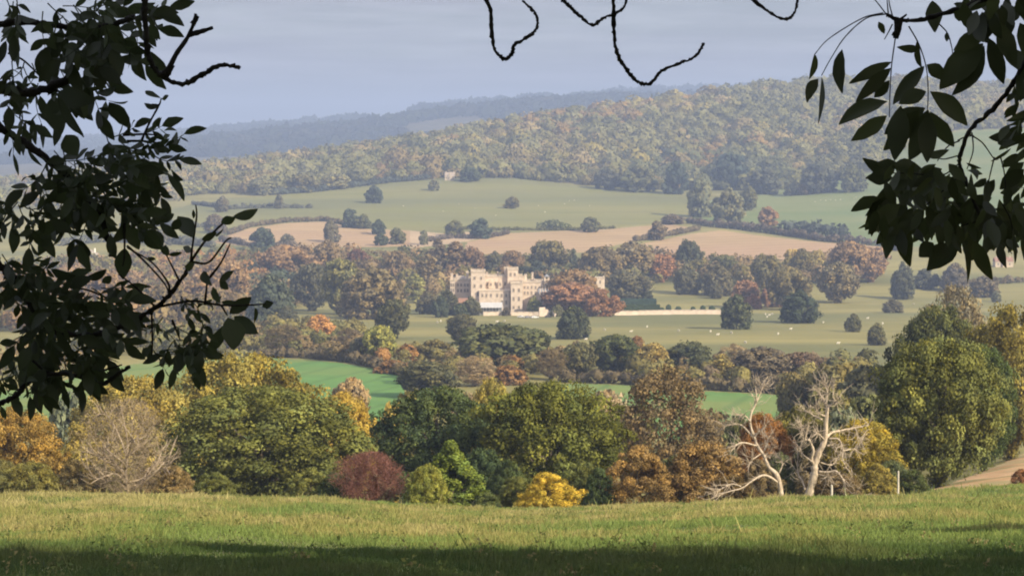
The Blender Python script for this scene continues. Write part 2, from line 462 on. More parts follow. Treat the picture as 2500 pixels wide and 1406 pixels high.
def profile(kind, t):
    if kind == 'round': return np.sqrt(np.clip(1 - np.abs(2 * ((t - .08) / .92) - 1) ** 2.3, 0, 1)) * np.where(t < .08, 0, 1)
    if kind == 'dome': return np.where(t > .22, np.sqrt(np.clip(1 - ((t - .22) / .78) ** 2, 0, 1)), .86 + .14 * t / .22)
    if kind == 'cone': return np.clip((1 - t), 0, 1) ** .75 * np.where(t < .1, .85, 1)
    if kind == 'low': return np.sqrt(np.clip(1 - t ** 2.2, 0, 1))
    if kind == 'cedar': return np.where(t < .3, .5, np.sqrt(np.clip(1 - ((t - .3) / .7) ** 1.6, 0, 1))) * (.62 + .38 * np.cos(t * 34))
    return np.sqrt(np.clip(1 - (2 * t - 1) ** 2, 0, 1))

def crown_mesh(name, kind, W, H, ncl, npc, rc, size, seed, tint=.28, yellow=.0):
    rng = np.random.default_rng(seed)
    # big lobes give the uneven outline
    nl = 11
    la, lt, lw = rng.uniform(0, 6.28, nl), rng.uniform(.1, 1, nl), rng.uniform(-.28, .26, nl)
    def rad(t, a):
        r_ = profile(kind, t)
        for i in range(nl):
            r_ = r_ * (1 + lw[i] * np.exp(-((np.angle(np.exp(1j * (a - la[i]))) / .55) ** 2 + ((t - lt[i]) / .2) ** 2)))
        return r_
    tt = rng.uniform(0, 1, ncl * 6); aa = rng.uniform(0, 6.28, ncl * 6)
    keep = rng.uniform(0, 1.05, ncl * 6) < profile(kind, tt) * .85 + .15
    tt, aa = tt[keep][:ncl], aa[keep][:ncl]
    n_ = len(tt)
    fr = np.where(rng.random(n_) < .8, rng.uniform(.8, 1.0, n_), rng.uniform(.3, .8, n_))
    fr = np.where(rng.random(n_) < .1, fr * 1.16, fr)
    rr = np.maximum(rad(tt, aa) * fr * (W / 2) - rc * .8, 0)
    cc = np.stack([np.cos(aa) * rr, np.sin(aa) * rr, tt * (H - rc * .9) + rc * .25], 1)
    crad = rc * rng.uniform(.6, 1.35, n_)
    # leaves on each clump
    d = unit(rng.normal(size=(n_, npc, 3)) + np.array([0, 0, .35]))
    p = cc[:, None] + d * (crad[:, None, None] * rng.uniform(.55, 1.0, (n_, npc, 1))) * np.array([1, 1, .8])
    p[..., 2] = np.maximum(p[..., 2], .1)
    nn = unit(d + rng.normal(size=d.shape) * .38)
    v, f = cards(p.reshape(-1, 3), nn.reshape(-1, 3), size, rng)
    val = 1 + rng.normal(0, tint, n_).clip(-.55, .6)
    hue = rng.normal(0, .5, n_)
    up = (tt * 1.0)
    yl = np.clip(hue * .5 + yellow * up, -.3, 1)
    cl = np.stack([val * (1 + .30 * yl), val * (1 + .12 * yl), val * (1 - .30 * yl)], 1)
    cl = cl[:, None] * (1 + rng.normal(0, .14, (n_, npc, 1)))
    cl = np.repeat(cl.reshape(-1, 3), 4, 0).clip(.15, 2.2)
    return mesh_data(name, v, f, M['leaf'], cl)

def mesh_data(name, v, f, mat, cl=None):
    o = mesh(name, v, f, mat, cols=cl); me = o.data
    bpy.data.objects.remove(o)
    return me

def trunk_mesh(name, H, r, seed, spread=.3, limbs=6, mat='bark', top=.72):
    rng = np.random.default_rng(seed); b = MB()
    p = smooth_line([(0, 0, -.6), (rng.normal() * .1, rng.normal() * .1, H * .12), (rng.normal() * .03 * H, rng.normal() * .03 * H, H * .4), (rng.normal() * .05 * H, rng.normal() * .05 * H, H * top)], 9)
    b.tube(p, np.linspace(r, r * .3, 9) * np.array([1.5] + [1] * 8), 8)
    for i in range(limbs):
        a = 6.28 * i / limbs + rng.normal() * .3
        s = p[3 + i % 4]; L = H * spread * rng.uniform(.8, 1.2)
        q = smooth_line([s, s + np.array([math.cos(a) * L * .5, math.sin(a) * L * .5, L * .35]), s + np.array([math.cos(a) * L, math.sin(a) * L, L * .9])], 6)
        b.tube(q, np.linspace(r * .5, r * .12, 6), 6)
    o = b.build(name, M[mat], smooth=True); me = o.data
    bpy.data.objects.remove(o)
    return me

def twig_mesh(name, W, H, n, L, wd, seed, inner=.25):
    """a crown of bare twigs: thousands of thin shoots fanning up and out"""
    rng = np.random.default_rng(seed)
    t = rng.uniform(0, 1, n * 3); a = rng.uniform(0, 6.28, n * 3)
    keep = rng.random(n * 3) < np.sqrt(np.clip(1 - np.abs(2 * t - 1) ** 2.2, 0, 1))
    t, a = t[keep][:n], a[keep][:n]; n = len(t)
    lob = 1 + .26 * np.sin(a * 3 + 5 * t) + .2 * np.sin(a * 7 - 9 * t) + .12 * np.sin(a * 13 + 17 * t)
    r_ = np.sqrt(np.clip(1 - np.abs(2 * t - 1) ** 2.2, 0, 1)) * W / 2 * np.sqrt(rng.uniform(inner, 1, n)) * lob * .88
    c = np.stack([np.cos(a) * r_, np.sin(a) * r_, H * (.05 + .92 * t)], 1)
    d = unit(np.stack([np.cos(a) * r_ / W * 2, np.sin(a) * r_ / W * 2, .25 + .5 * t], 1) * .6 + rng.normal(size=(n, 3)) * .6)
    sd = unit(np.cross(d, rng.normal(size=(n, 3))))
    l_ = L * rng.uniform(.5, 1.4, (n, 1)); w_ = wd * rng.uniform(.6, 1.4, (n, 1))
    v = np.stack([c - d * l_ / 2 - sd * w_, c - d * l_ / 2 + sd * w_, c + d * l_ / 2 + sd * w_ * .4, c + d * l_ / 2 - sd * w_ * .4], 1).reshape(-1, 3)
    f = np.arange(4 * n).reshape(n, 4)
    val = np.repeat(1 + rng.normal(0, .22, n), 4).clip(.4, 1.7)[:, None] * np.ones(3)
    return mesh_data(name, v, f, M['leaf'], val)

def limbs_mesh(name, W, H, r, seed, mat, n1=7, n2=5):
    """trunk that forks into crooked limbs and thin branches right out to the crown's edge"""
    rng = np.random.default_rng(seed); b = MB()
    p = smooth_line([(0, 0, -.6), (.1, 0, H * .1), (rng.normal() * .3, 0, H * .25), (rng.normal() * .6, rng.normal() * .5, H * .55), (rng.normal() * .8, rng.normal() * .5, H * .9)], 12)
    b.tube(p, np.linspace(r, r * .12, 12), 8, .05, rng)
    for i in range(n1):
        a = 6.28 * i / n1 + rng.normal() * .35; s = p[2 + i % 6]; L = W * .5 * rng.uniform(.65, 1.0)
        e = s + np.array([math.cos(a) * L, math.sin(a) * L, H * rng.uniform(.12, .4)])
        q = smooth_line([s, s * .6 + e * .4 + rng.normal(size=3) * .04 * H, s * .25 + e * .75 + rng.normal(size=3) * .05 * H, e], 9)
        b.tube(q, np.linspace(r * .45, r * .08, 9), 6, .06, rng)
        for j in range(n2):
            s2 = q[3 + j % 5]; d = unit(e - s + rng.normal(size=3) * L * .7); L2 = L * rng.uniform(.25, .5)
            b.tube([s2, s2 + d * L2 * .5 + rng.normal(size=3) * .2, s2 + d * L2 + np.array([0, 0, L2 * .3])], [r * .2, r * .12, r * .05], 5)
    o = b.build(name, M[mat], smooth=True); me = o.data
    bpy.data.objects.remove(o)
    return me

# prototypes: name -> (crown mesh, trunk mesh, W, H)
P = {}
def proto(key, kind, W, H, ncl, npc, rc, size, seed, r=.4, **kw):
    P.setdefault(key, []).append((crown_mesh('crown', kind, W, H, ncl, npc, rc, size, seed, **kw), trunk_mesh('trunk', H, r, seed + 50), W, H))
for s_ in (1, 2, 3):
    proto('oak', 'round', 18, 15, 340, 125, 1.35, .34, s_, .6, yellow=.3)          # near belt, full leaf
for s_ in (4, 5):
    proto('bush', 'low', 8, 6, 170, 110, .62, .19, s_, .15, yellow=.25)
proto('willow', 'cone', 9, 9, 260, 70, .6, .26, 6, .2, yellow=.3)
for s_ in (11, 12, 13, 14):
    proto('mid', 'round', 16, 15, 130, 46, 1.9, 1.1, s_, .5, tint=.14, yellow=.15)
for s_ in (15, 16, 17, 18):
    proto('dome', 'dome', 16, 14, 130, 44, 1.8, 1.05, s_, .5, tint=.12)
for s_ in (19, 20):
    proto('cone', 'cone', 10, 16, 120, 30, 1.1, .8, s_, .4, tint=.15)
proto('column', 'round', 8, 20, 110, 30, 1.2, .8, 21, .4)
proto('column', 'round', 8, 20, 110, 30, 1.2, .8, 22, .4)
proto('cedar', 'cedar', 18, 16, 150, 30, 1.2, .8, 23, .6, tint=.15)
for s_ in (24, 25):
    proto('scrub', 'low', 12, 7, 110, 26, 1.2, .8, s_, .2)
for s_ in (26, 27, 28):
    proto('far', 'dome', 16, 14, 80, 34, 2.1, 1.6, s_, .5, tint=.1)
for s_ in (31, 32):
    P.setdefault('twig', []).append((twig_mesh('crown', 14, 15, 8500, .9, .02, s_, .05), limbs_mesh('trunk', 14, 15, .38, s_, 'palebark', 13, 10), 14, 15))
for s_ in (33, 34):
    P.setdefault('twigbush', []).append((twig_mesh('crown', 8, 6.5, 12000, .6, .02, s_, .1), limbs_mesh('trunk', 8, 6.5, .1, s_, 'palebark', 6, 4), 8, 6.5))
for s_ in (35, 36):
    P.setdefault('feather', []).append((crown_mesh('crown', 'round', 14, 16, 300, 60, 1.15, .34, s_, tint=.2), limbs_mesh('trunk', 14, 16, .35, s_, 'bark', 9, 5), 14, 16))

C = dict(
    oak=(.09, .098, .027), deep=(.045, .064, .026), blue=(.042, .066, .05), slate=(.06, .07, .055), olive=(.105, .1, .035),
    gold=(.20, .165, .03), yellow=(.36, .27, .03), lime=(.17, .19, .03), bright=(.11, .16, .025), orange=(.34, .16, .04), rust=(.19, .095, .03),
    brown=(.135, .1, .055), umber=(.115, .09, .05), russet=(.155, .10, .054), red=(.165, .08, .052), crimson=(.125, .055, .045),
    tan=(.235, .175, .105), grey=(.1, .1, .075), plum=(.1, .08, .06), sage=(.12, .13, .075), moss=(.085, .095, .04), purple=(.13, .062, .05))

C = {k_: tuple(c * 1.32 for c in v_) for k_, v_ in C.items()}
_cnt = {}
def tree(label, px, wpx, top, base, kind, colour, D=None, name='broadleaf_tree', cat='tree', group=None, sink=0.0, jit=True):
    if D is None:
        D = find_D(px, base)
    x, y, z = on_ground(px, D)
    zt = float(at(px, top, D)[2])
    H = max(zt - z, 1.5) + sink
    W = wpx * K * D * 1.0
    i = _cnt.get(kind, 0); _cnt[kind] = i + 1
    cm, tm, w0, h0 = P[kind][i % len(P[kind])]
    r = thing(name, (x, y, z - sink), label, cat, group, rz=(i * 2.4) % 6.28)
    r.scale = (W / w0, W / w0, H / h0)
    col = C[colour] if isinstance(colour, str) else tuple(c * 1.32 for c in colour)
    if D >= 350:      # the far trees are duller than the near belt
        lum = (.3 * col[0] + .6 * col[1] + .1 * col[2]) * np.array([1.28, 1.05, .68])
        col = tuple(.68 * c * k_ + .34 * l_ for c, k_, l_ in zip(col, (1.2, 1.14, .92), lum))
    if D < 350:
        lum = .3 * col[0] + .6 * col[1] + .1 * col[2]; col = (1.15 * (col[0] * .92 + lum * .08), 1.15 * (col[1] * .95 + lum * .05), 1.15 * (col[2] * .95 + lum * .05))
    h = ((px * 7.13 + top * 3.7) % 17) / 17 - .5
    c = bpy.data.objects.new('crown', cm); COL.objects.link(c); c.parent = r
    c.color = (col[0] * (1 + .14 * h), col[1] * (1 + .06 * h), col[2], 1)
    t = bpy.data.objects.new('trunk', tm); COL.objects.link(t); t.parent = r
    return r

def crowns(name, pts, rad, colr, ncard, size, seed, flat=.85, kind='stuff', mat='leaf', rise=.95):
    """a wood that reads as one mass: pts (n,3) ground points, rad crown radius, colr (n,3)"""
    rng = np.random.default_rng(seed); n = len(pts)
    ph = rng.uniform(0, 6.28, (n, 1)); 
    d = unit(rng.normal(size=(n, ncard, 3)) + np.array([0, -.25, .45]))
    az = np.arctan2(d[..., 1], d[..., 0])
    lob = 1 + .16 * np.sin(az * 3 + ph) + .14 * np.sin(az * 2 + d[..., 2] * 5 + ph * 2)
    rr = rad[:, None] * lob * rng.uniform(.82, 1.0, (n, ncard))
    c = pts[:, None] + np.array([0, 0, 1.0]) * rad[:, None, None] * rise + d * rr[..., None] * np.array([1, 1, flat * 1.1])
    nn = unit(d + rng.normal(size=d.shape) * .3)
    v, f = cards(c.reshape(-1, 3), nn.reshape(-1, 3), np.repeat(size * rad / rad.mean(), ncard), rng)
    cl = colr[:, None] * (1 + rng.normal(0, .035, (n, ncard, 1)))
    o = mesh(name, v, f, M[mat], cols=np.repeat(cl.reshape(-1, 3), 4, 0).clip(.01, .6))
    o.color = (1, 1, 1, 1)
    if kind:
        o['kind'] = kind
    return o

def hedge(label, line, h, colour, seed, w=3.0, D=None, name='hedge', sub=None):
    """line of (px,row) on the land; one clipped or ragged hedge"""
    L = []
    for (a, b) in line:
        L.append(on_ground(a, find_D(a, b)) if D is None else on_ground(a, D))
    L = np.array(L); seg = np.linalg.norm(np.diff(L[:, :2], axis=0), axis=1).sum()
    n = max(int(seg / (h * .55)), 4)
    t = np.linspace(0, 1, n); acc = np.concatenate([[0], np.cumsum(np.linalg.norm(np.diff(L[:, :2], axis=0), axis=1))]); acc /= acc[-1]
    rng = np.random.default_rng(seed)
    x, y = np.interp(t, acc, L[:, 0]) + rng.normal(0, w * .2, n), np.interp(t, acc, L[:, 1]) + rng.normal(0, w * .2, n)
    z = ground_z(x, y) - .3
    rad = h / 1.9 * rng.uniform(.7, 1.3, n)
    cl = np.array(C[colour]) * rng.uniform(.75, 1.25, (n, 1))
    ncard = 90 if y.mean() < 1000 else 60
    o = crowns(name, np.stack([x, y, z], 1), rad, cl, ncard, h * .34, seed, kind=None)
    tag(o, label, 'hedge', None)
    return o
# ------------------------------------------------------------------ far woods (one mass each)
def scatter(poly, lo, hi, step, seed, jitter=.8):
    """points on the land inside a traced outline"""
    rng = np.random.default_rng(seed)
    xs = [p[0] for p in poly]
    out = []
    d = lo
    while d < hi:
        x0, x1 = (min(xs) - 1250) * K * d, (max(xs) - 1250) * K * d
        x = np.arange(x0, x1, step) + rng.uniform(-.5, .5) * step
        x = x + rng.uniform(-.5, .5, len(x)) * step * jitter; y = d + rng.uniform(-.5, .5, len(x)) * step * jitter
        z = ground_z(x, y); px, row = project(x, y, z)
        k_ = inpoly(px, row, poly)
        out.append(np.stack([x, y, z, px, row], 1)[k_]); d += step
    return np.concatenate(out) if out else np.zeros((0, 5))

def blend_cols(pts, spots, base, seed, amt=.2, lift=1.0):
    """colour of each crown: kinds of tree grow in patches"""
    rng = np.random.default_rng(seed)
    px, row = pts[:, 3], pts[:, 4]
    names = [C[b] for b in base]
    k1 = vnoise(pts[:, 0] * .012, pts[:, 1] * .008, seed % 7); k2 = vnoise(pts[:, 0] * .05, pts[:, 1] * .03, seed % 5)
    ix = np.clip(((k1 * .65 + k2 * .35 - .5) * 1.9 + .5 + rng.normal(0, .07, len(pts))) * len(names), 0, len(names) - 1).astype(int)
    c = np.array(names)[ix]
    for (cx, cy, rx, ry, colr, p) in spots:
        g = np.exp(-(((px - cx) / rx) ** 2 + ((row - cy) / ry) ** 2)) * p
        k_ = rng.random(len(pts)) < g
        c[k_] = C[colr]
    c = c * .72 + (c @ np.array([.3, .6, .1]))[:, None] * np.array([1.2, 1.05, .65]) * .28
    return c * (1 + rng.normal(0, amt, (len(pts), 1)).clip(-.5, .5)) * lift * np.array([1.16, 1.07, .88])

hill = [(150, 470), (430, 478), (700, 470), (900, 448), (1050, 436), (1250, 434), (1400, 450), (1600, 464), (1900, 466), (2000, 440), (2130, 420), (2220, 345), (2350, 318), (2560, 312), (2700, 310), (2700, 150), (150, 150)]
pts = scatter(hill, 2380, 3480, 19, 41)
spots = [(1350, 280, 200, 45, 'rust', .55), (1500, 262, 260, 28, 'gold', .6), (1330, 262, 160, 22, 'orange', .4), (1000, 420, 80, 40, 'russet', .7), (940, 430, 40, 25, 'red', .4),
         (1750, 430, 260, 50, 'blue', .75), (2050, 430, 120, 45, 'slate', .7), (1640, 440, 60, 40, 'blue', .7), (1700, 385, 90, 25, 'rust', .6),
         (1300, 380, 160, 40, 'gold', .35), (1350, 430, 150, 20, 'umber', .6), (1950, 330, 120, 30, 'gold', .35), (1900, 230, 250, 30, 'sage', .6), (2400, 250, 150, 40, 'plum', .6),
         (620, 410, 120, 20, 'brown', .5), (780, 440, 120, 20, 'sage', .6), (1480, 440, 70, 20, 'moss', .6), (850, 400, 90, 20, 'moss', .6)]
cl = blend_cols(pts, spots, ['moss', 'sage', 'olive', 'sage', 'tan', 'olive', 'brown'], 42, amt=.06, lift=1.2)
cl = cl * .56 + np.array([.155, .145, .052]) * 1.3 * .44
R2 = np.random.default_rng(43)
crowns('hillside_wood', pts[:, :3] + np.array([0, 0, 1.0]), R2.uniform(7.0, 12, len(pts)) * (1 + .7 * (R2.random(len(pts)) < .22)), cl, 210, 3.7, 44, rise=.36, flat=.75)
# the left end of the wood runs down to the plain as scattered copses
low = [(-100, 432), (200, 425), (430, 418), (600, 420), (640, 470), (470, 480), (430, 505), (-100, 520)]
pts = scatter(low, 2050, 3300, 26, 45)
pts = pts[vnoise(pts[:, 0] * .012, pts[:, 1] * .006) > .42]
crowns('scattered_wood', pts[:, :3], R2.uniform(5, 9, len(pts)), blend_cols(pts, [], ['sage', 'moss', 'umber', 'grey'], 46, lift=1.5), 64, 4.2, 47)
# distant ridges
d1 = [(-200, 420), (2600, 420), (2600, 200), (-200, 200)]
pts = scatter(d1, 5450, 6600, 50, 48)
pts = pts[vnoise(pts[:, 0] * .003, pts[:, 1] * .002, 2) > .33]
crowns('distant_wood', pts[:, :3], R2.uniform(18, 32, len(pts)), blend_cols(pts, [], ['deep', 'blue', 'slate'], 49, lift=.35), 34, 24, 50, flat=.5, rise=.4)
pts = scatter(d1, 7700, 9100, 66, 51)
pts = pts[(vnoise(pts[:, 0] * .0025, pts[:, 1] * .002, 3) > .36) & ~((pts[:, 3] > 862) & (pts[:, 3] < 1020) & (pts[:, 4] > 264) & (pts[:, 4] < 300))]
crowns('distant_wood', pts[:, :3], R2.uniform(24, 42, len(pts)), blend_cols(pts, [], ['deep', 'blue', 'slate'], 52, lift=.35), 26, 30, 53, flat=.45, rise=.4)
# the estate woods round the castle, seen as one mass behind the single trees
def wood(name, poly, lo, hi, step, base, spots, seed, rr=(3.8, 8.6), card=2.3, nc=110):
    p = scatter(poly, lo, hi, step, seed)
    if name == 'valley_scrub': p = p[vnoise(p[:, 0] * .035, p[:, 1] * .05, 4) > .38]
    return crowns(name, p[:, :3] + np.array([0, 0, 1.2]), np.random.default_rng(seed).uniform(*rr, len(p)), blend_cols(p, spots, base, seed + 1, lift=1.12), nc, card, seed + 2)
wood('estate_wood', [(-60, 700), (100, 660), (350, 655), (560, 640), (640, 645), (900, 640), (1150, 660), (1400, 660), (1440, 690), (1480, 715), (1100, 712), (1080, 735), (760, 742), (620, 780), (300, 830), (-60, 830)], 950, 1750, 11.5,
     ['brown', 'umber', 'olive', 'russet', 'moss'], [(250, 740, 200, 60, 'russet', .7), (540, 690, 90, 60, 'rust', .6), (1150, 640, 90, 30, 'russet', .6), (680, 700, 70, 60, 'blue', .6), (850, 680, 90, 50, 'brown', .7)], 60)
wood('estate_wood', [(1440, 660), (1560, 640), (1760, 662), (1900, 668), (2160, 655), (2140, 690), (1990, 700), (1850, 706), (1700, 690), (1480, 700)], 1200, 1750, 12.5,
     ['brown', 'olive', 'umber', 'moss', 'plum'], [(1620, 660, 50, 30, 'rust', .7), (1940, 660, 60, 15, 'gold', .5), (2080, 665, 70, 30, 'russet', .6)], 64)
wood('valley_scrub', [(-100, 905), (250, 850), (470, 822), (640, 812), (800, 815), (880, 822), (900, 880), (840, 884), (640, 868), (420, 874), (240, 895), (-60, 945)], 600, 980, 8.0,
     ['umber', 'brown', 'moss', 'olive'], [(560, 830, 90, 30, 'umber', .6), (350, 860, 60, 20, 'olive', .6)], 68, rr=(1.6, 4.6), card=1.15, nc=170)
wood('valley_scrub', [(900, 890), (1000, 880), (1200, 885), (1400, 880), (1560, 890), (1800, 905), (2000, 905), (2140, 900), (2180, 960), (1900, 962), (1720, 953), (1560, 940), (1380, 934), (1000, 945)], 580, 760, 8.0,
     ['brown', 'moss', 'umber', 'olive'], [(1240, 905, 60, 20, 'rust', .8), (960, 895, 50, 14, 'rust', .8), (1900, 900, 120, 30, 'plum', .7), (2080, 910, 80, 30, 'moss', .7)], 72, rr=(1.2, 3.6), card=1.15, nc=170)
# ------------------------------------------------------------------ single trees, each where it stands
G = {}
def T(label, px, w, top, base, kind, colour, D=None, group=None, name='broadleaf_tree', cat='tree', sink=0.0):
    tree(label, px, w, top, base, kind, colour, D, name, cat, group, sink)

# the belt just beyond the crest of the meadow
BG = 'trees in the belt beyond the meadow'
for a in [
    ('orange brown oak at the left edge, right behind the meadow crest', 30, 220, 990, 0, 'oak', (.20, .125, .03), 186),
    ('tall yellow green tree behind the bare twiggy tree', 320, 330, 915, 0, 'oak', (.19, .15, .035), 238),
    ('broad golden olive tree showing above the big green oak', 590, 400, 858, 0, 'oak', (.17, .14, .032), 262),
    ('small grey green tree between orange oak and bare tree', 175, 120, 955, 0, 'mid', 'sage', 300),
    ('big round green oak filling the left of the belt', 645, 470, 938, 0, 'oak', (.088, .097, .027), 198),
    ('pale tan topped tree against the emerald field', 858, 90, 918, 0, 'mid', 'tan', 430),
    ('narrow amber yellow tree beside the big green oak', 835, 180, 955, 0, 'oak', (.27, .185, .03), 246),
    ('dark green oak left of the centre oak, crown reaching the ground', 1075, 330, 942, 0, 'oak', 'deep', 220),
    ('wide centre oak with yellow tipped green crown', 1350, 350, 925, 0, 'oak', (.08, .088, .02), 206),
    ('yellow green treetop peeping over the two centre oaks', 1200, 130, 922, 0, 'oak', (.17, .15, .04), 250),
    ('small yellow tree beside the dark oak, at the emerald field corner', 965, 70, 975, 0, 'mid', (.26, .2, .05), 270),
    ('tall brown thinning tree right of the centre oaks', 1630, 270, 890, 0, 'feather', (.135, .095, .045), 262),
    ('rust coloured tree just left of the dead tree stems', 1860, 135, 1005, 0, 'oak', 'rust', 205),
    ('olive tree seen between the stems of the dead tree', 1950, 170, 985, 0, 'oak', (.10, .095, .03), 212),
    ('yellow gold tree right behind the dead tree', 2110, 190, 1022, 0, 'oak', (.21, .165, .025), 192),
    ('huge olive green tree at the right end of the belt', 2290, 315, 822, 0, 'oak', (.105, .112, .032), 196),
    ('tall yellow olive tree at the right edge', 2465, 240, 735, 0, 'oak', (.15, .13, .03), 262),
    ('dark green tree between the huge tree and the right edge', 2400, 170, 840, 0, 'oak', (.05, .07, .024), 232),
    ('dark leafy tree rising behind the huge right tree', 2280, 240, 742, 0, 'oak', (.062, .072, .026), 330),
    ('grey tan tree standing above the dark tree on the right', 2325, 170, 690, 0, 'feather', (.15, .13, .09), 420),
    ('olive yellow tree in the gap left of the huge tree', 2050, 170, 880, 0, 'mid', (.135, .12, .04), 460),
    ('dark grey green tree in the gap beside the huge tree', 2140, 180, 890, 0, 'mid', (.075, .08, .045), 430),
    ('small olive tree above the right arm of the dead tree', 1935, 90, 905, 0, 'mid', (.13, .115, .045), 470)]:
    T(a[0], a[1], a[2] * 1.08, a[3], 0, a[5], a[6], a[7], group=BG)
SG = 'shrubs along the meadow crest'
for i, (px, w_, top, D, colr) in enumerate([(520, 130, 1150, 178, 'oak'), (760, 150, 1140, 182, 'oak'), (820, 100, 1150, 178, 'deep'), (985, 90, 1150, 186, 'deep'), (1180, 150, 1090, 196, 'deep'), (1240, 120, 1120, 190, 'deep'), (1420, 130, 1120, 184, 'oak'), (1460, 90, 1140, 180, 'deep'),
        (1640, 130, 1110, 190, 'moss'), (1850, 130, 1120, 186, 'umber'), (1900, 110, 1100, 196, 'moss'), (2000, 120, 1090, 192, 'umber'), (2180, 110, 1120, 184, 'moss'), (250, 120, 1130, 178, 'olive'), (10, 120, 1120, 180, 'olive'), (360, 110, 1140, 178, 'brown')]):
    tree('dark tangled undergrowth bush between the trees of the belt', px, w_, top, 0, 'bush', colr, D, 'undergrowth_bush', 'bush', 'undergrowth in the belt')
for a in [
    ('round russet purple bush beside the big green oak', 903, 180, 1100, 'twigbush', (.13, .058, .042), 172),
    ('bright green pointed willow shrub, topmost of the crest shrubs', 1100, 250, 1072, 'willow', (.09, .12, .022), 176),
    ('yellow green shrub leaning on the bright green willow', 1040, 120, 1130, 'bush', (.16, .16, .03), 168),
    ('bright yellow bush below the centre oak', 1335, 170, 1152, 'bush', (.30, .22, .026), 164),
    ('dull green shrub left of the bright yellow bush', 1262, 110, 1160, 'bush', 'oak', 168),
    ('rust orange bush directly right of the centre oak', 1560, 200, 1085, 'bush', (.17, .11, .04), 182),
    ('rust orange bush beside the long low dead branch', 1720, 240, 1072, 'bush', (.16, .105, .04), 186),
    ('dark brown scrub under the long low dead branch', 1790, 150, 1160, 'bush', (.11, .075, .03), 176),
    ('brown bramble scrub below the dead tree', 2040, 170, 1150, 'bush', (.12, .09, .045), 176),
    ('yellowing low shrub beside the white post', 2140, 120, 1130, 'bush', (.17, .14, .035), 178),
    ('olive shrub below the orange oak at the left edge', 70, 180, 1125, 'bush', (.13, .115, .03), 172),
    ('tan grass grown shrub left of the bare twiggy tree', 185, 150, 1120, 'bush', (.17, .13, .055), 174),
    ('small tan bush between bare tree and big green oak', 425, 110, 1135, 'bush', (.17, .12, .05), 172),
    ('low green bramble under the dark gap between centre oaks', 1190, 80, 1200, 'bush', (.07, .085, .03), 166),
    ('orange red shrub at the right edge above the earth track', 2495, 60, 1180, 'bush', (.19, .095, .045), 172),
    ('green bush at the edge of the earth track', 2230, 90, 1145, 'bush', (.06, .075, .025), 182)]:
    T(a[0], a[1], a[2], a[3], 0, a[4], a[5], a[6], group=SG, name='shrub', cat='shrub')
T('bare twiggy tan tree with pale trunk on the meadow crest', 310, 240, 965, 0, 'twig', (.21, .155, .095), 172, name='bare_tree')

# hedgerow trees across the middle of the valley
for i, (px, w_, top, D, colr) in enumerate([(1010, 130, 948, 300, 'olive'), (1150, 140, 955, 330, 'brown'), (1290, 150, 930, 340, 'olive'), (1480, 150, 948, 320, 'tan'), (1540, 120, 985, 300, 'olive'), (1740, 130, 1000, 300, 'umber'), (1810, 110, 1010, 290, 'moss'), (2020, 150, 940, 330, 'olive'), (2110, 160, 960, 300, 'moss'), (2060, 130, 990, 270, 'sage'), (1440, 130, 1000, 270, 'moss')]):
    tree('half hidden tree filling the back of the belt', px, w_, top, 0, 'mid', colr, D, 'broadleaf_tree', 'tree', 'filling trees at the back of the belt')
HG = 'hedgerow trees below the park'
for a in [
    ('yellow green tree, tallest on the left hedgerow', 930, 88, 792, 888, 'mid', 'lime'),
    ('glowing orange tree above the left hedgerow', 782, 98, 768, 842, 'dome', (.40, .18, .04)),
    ('dark green leaning tree below the castle garden', 962, 92, 728, 828, 'mid', (.05, .062, .035)),
    ('broken dark tree in the park left of the big hedgerow oak', 1128, 80, 765, 838, 'mid', (.062, .066, .04)),
    ('big dark green hedgerow oak below the castle', 1225, 235, 788, 908, 'mid', (.06, .075, .032)),
    ('dark green tree joined to the right of the big hedgerow oak', 1305, 80, 800, 890, 'mid', 'deep'),
    ('olive brown tree left of the big hedgerow oak', 1060, 95, 828, 888, 'mid', 'olive'),
    ('grey green spreading oak in front of the emerald field', 1040, 160, 880, 972, 'mid', (.062, .07, .038)),
    ('tan brown thin tree beside the grey green oak', 1160, 110, 868, 945, 'feather', 'tan'),
    ('round green tree right of the big hedgerow oak', 1412, 95, 835, 920, 'mid', (.07, .078, .035)),
    ('dark green tree cluster left of the yellow tree', 1505, 125, 815, 915, 'mid', 'deep'),
    ('yellow brown tree beside the blue green hedgerow oak', 1595, 95, 835, 925, 'mid', (.2, .16, .04)),
    ('blue green hedgerow oak with a broad dome', 1682, 125, 832, 922, 'mid', (.05, .065, .036)),
    ('bright yellow column of a tree in the hedgerow', 1762, 56, 862, 938, 'column', 'gold'),
    ('plum brown wide tree at the right of the hedgerow', 1860, 150, 845, 935, 'mid', 'plum'),
    ('plum brown low tree next to the wide plum tree', 1950, 110, 858, 930, 'mid', (.1, .07, .058)),
    ('small rust tree on the hedgerow top line', 1555, 40, 818, 880, 'mid', 'rust'),
    ('tan reddish tree at the emerald field edge', 1240, 110, 888, 940, 'scrub', 'rust'),
    ('dark grey green tree leaning over the left hedgerow', 880, 60, 820, 885, 'mid', 'grey'),
    ('brown leafless tree behind the glowing orange tree', 690, 110, 790, 870, 'feather', 'umber'),
    ('olive brown tree right of the glowing orange tree', 850, 85, 800, 872, 'feather', 'plum'),
    ('brown thin tree left of the dark green tree cluster', 1345, 80, 850, 930, 'feather', 'brown'),
    ('small clear yellow tree low in the left hedgerow', 812, 45, 845, 876, 'scrub', 'yellow'),
    ('orange scrub bush at the corner of the emerald field', 960, 95, 876, 912, 'scrub', 'rust'),
    ('pale pink tan tree behind the plum brown trees', 1790, 90, 838, 915, 'feather', 'tan')]:
    T(a[0], a[1], a[2], a[3], a[4], a[5], a[6], group=HG)

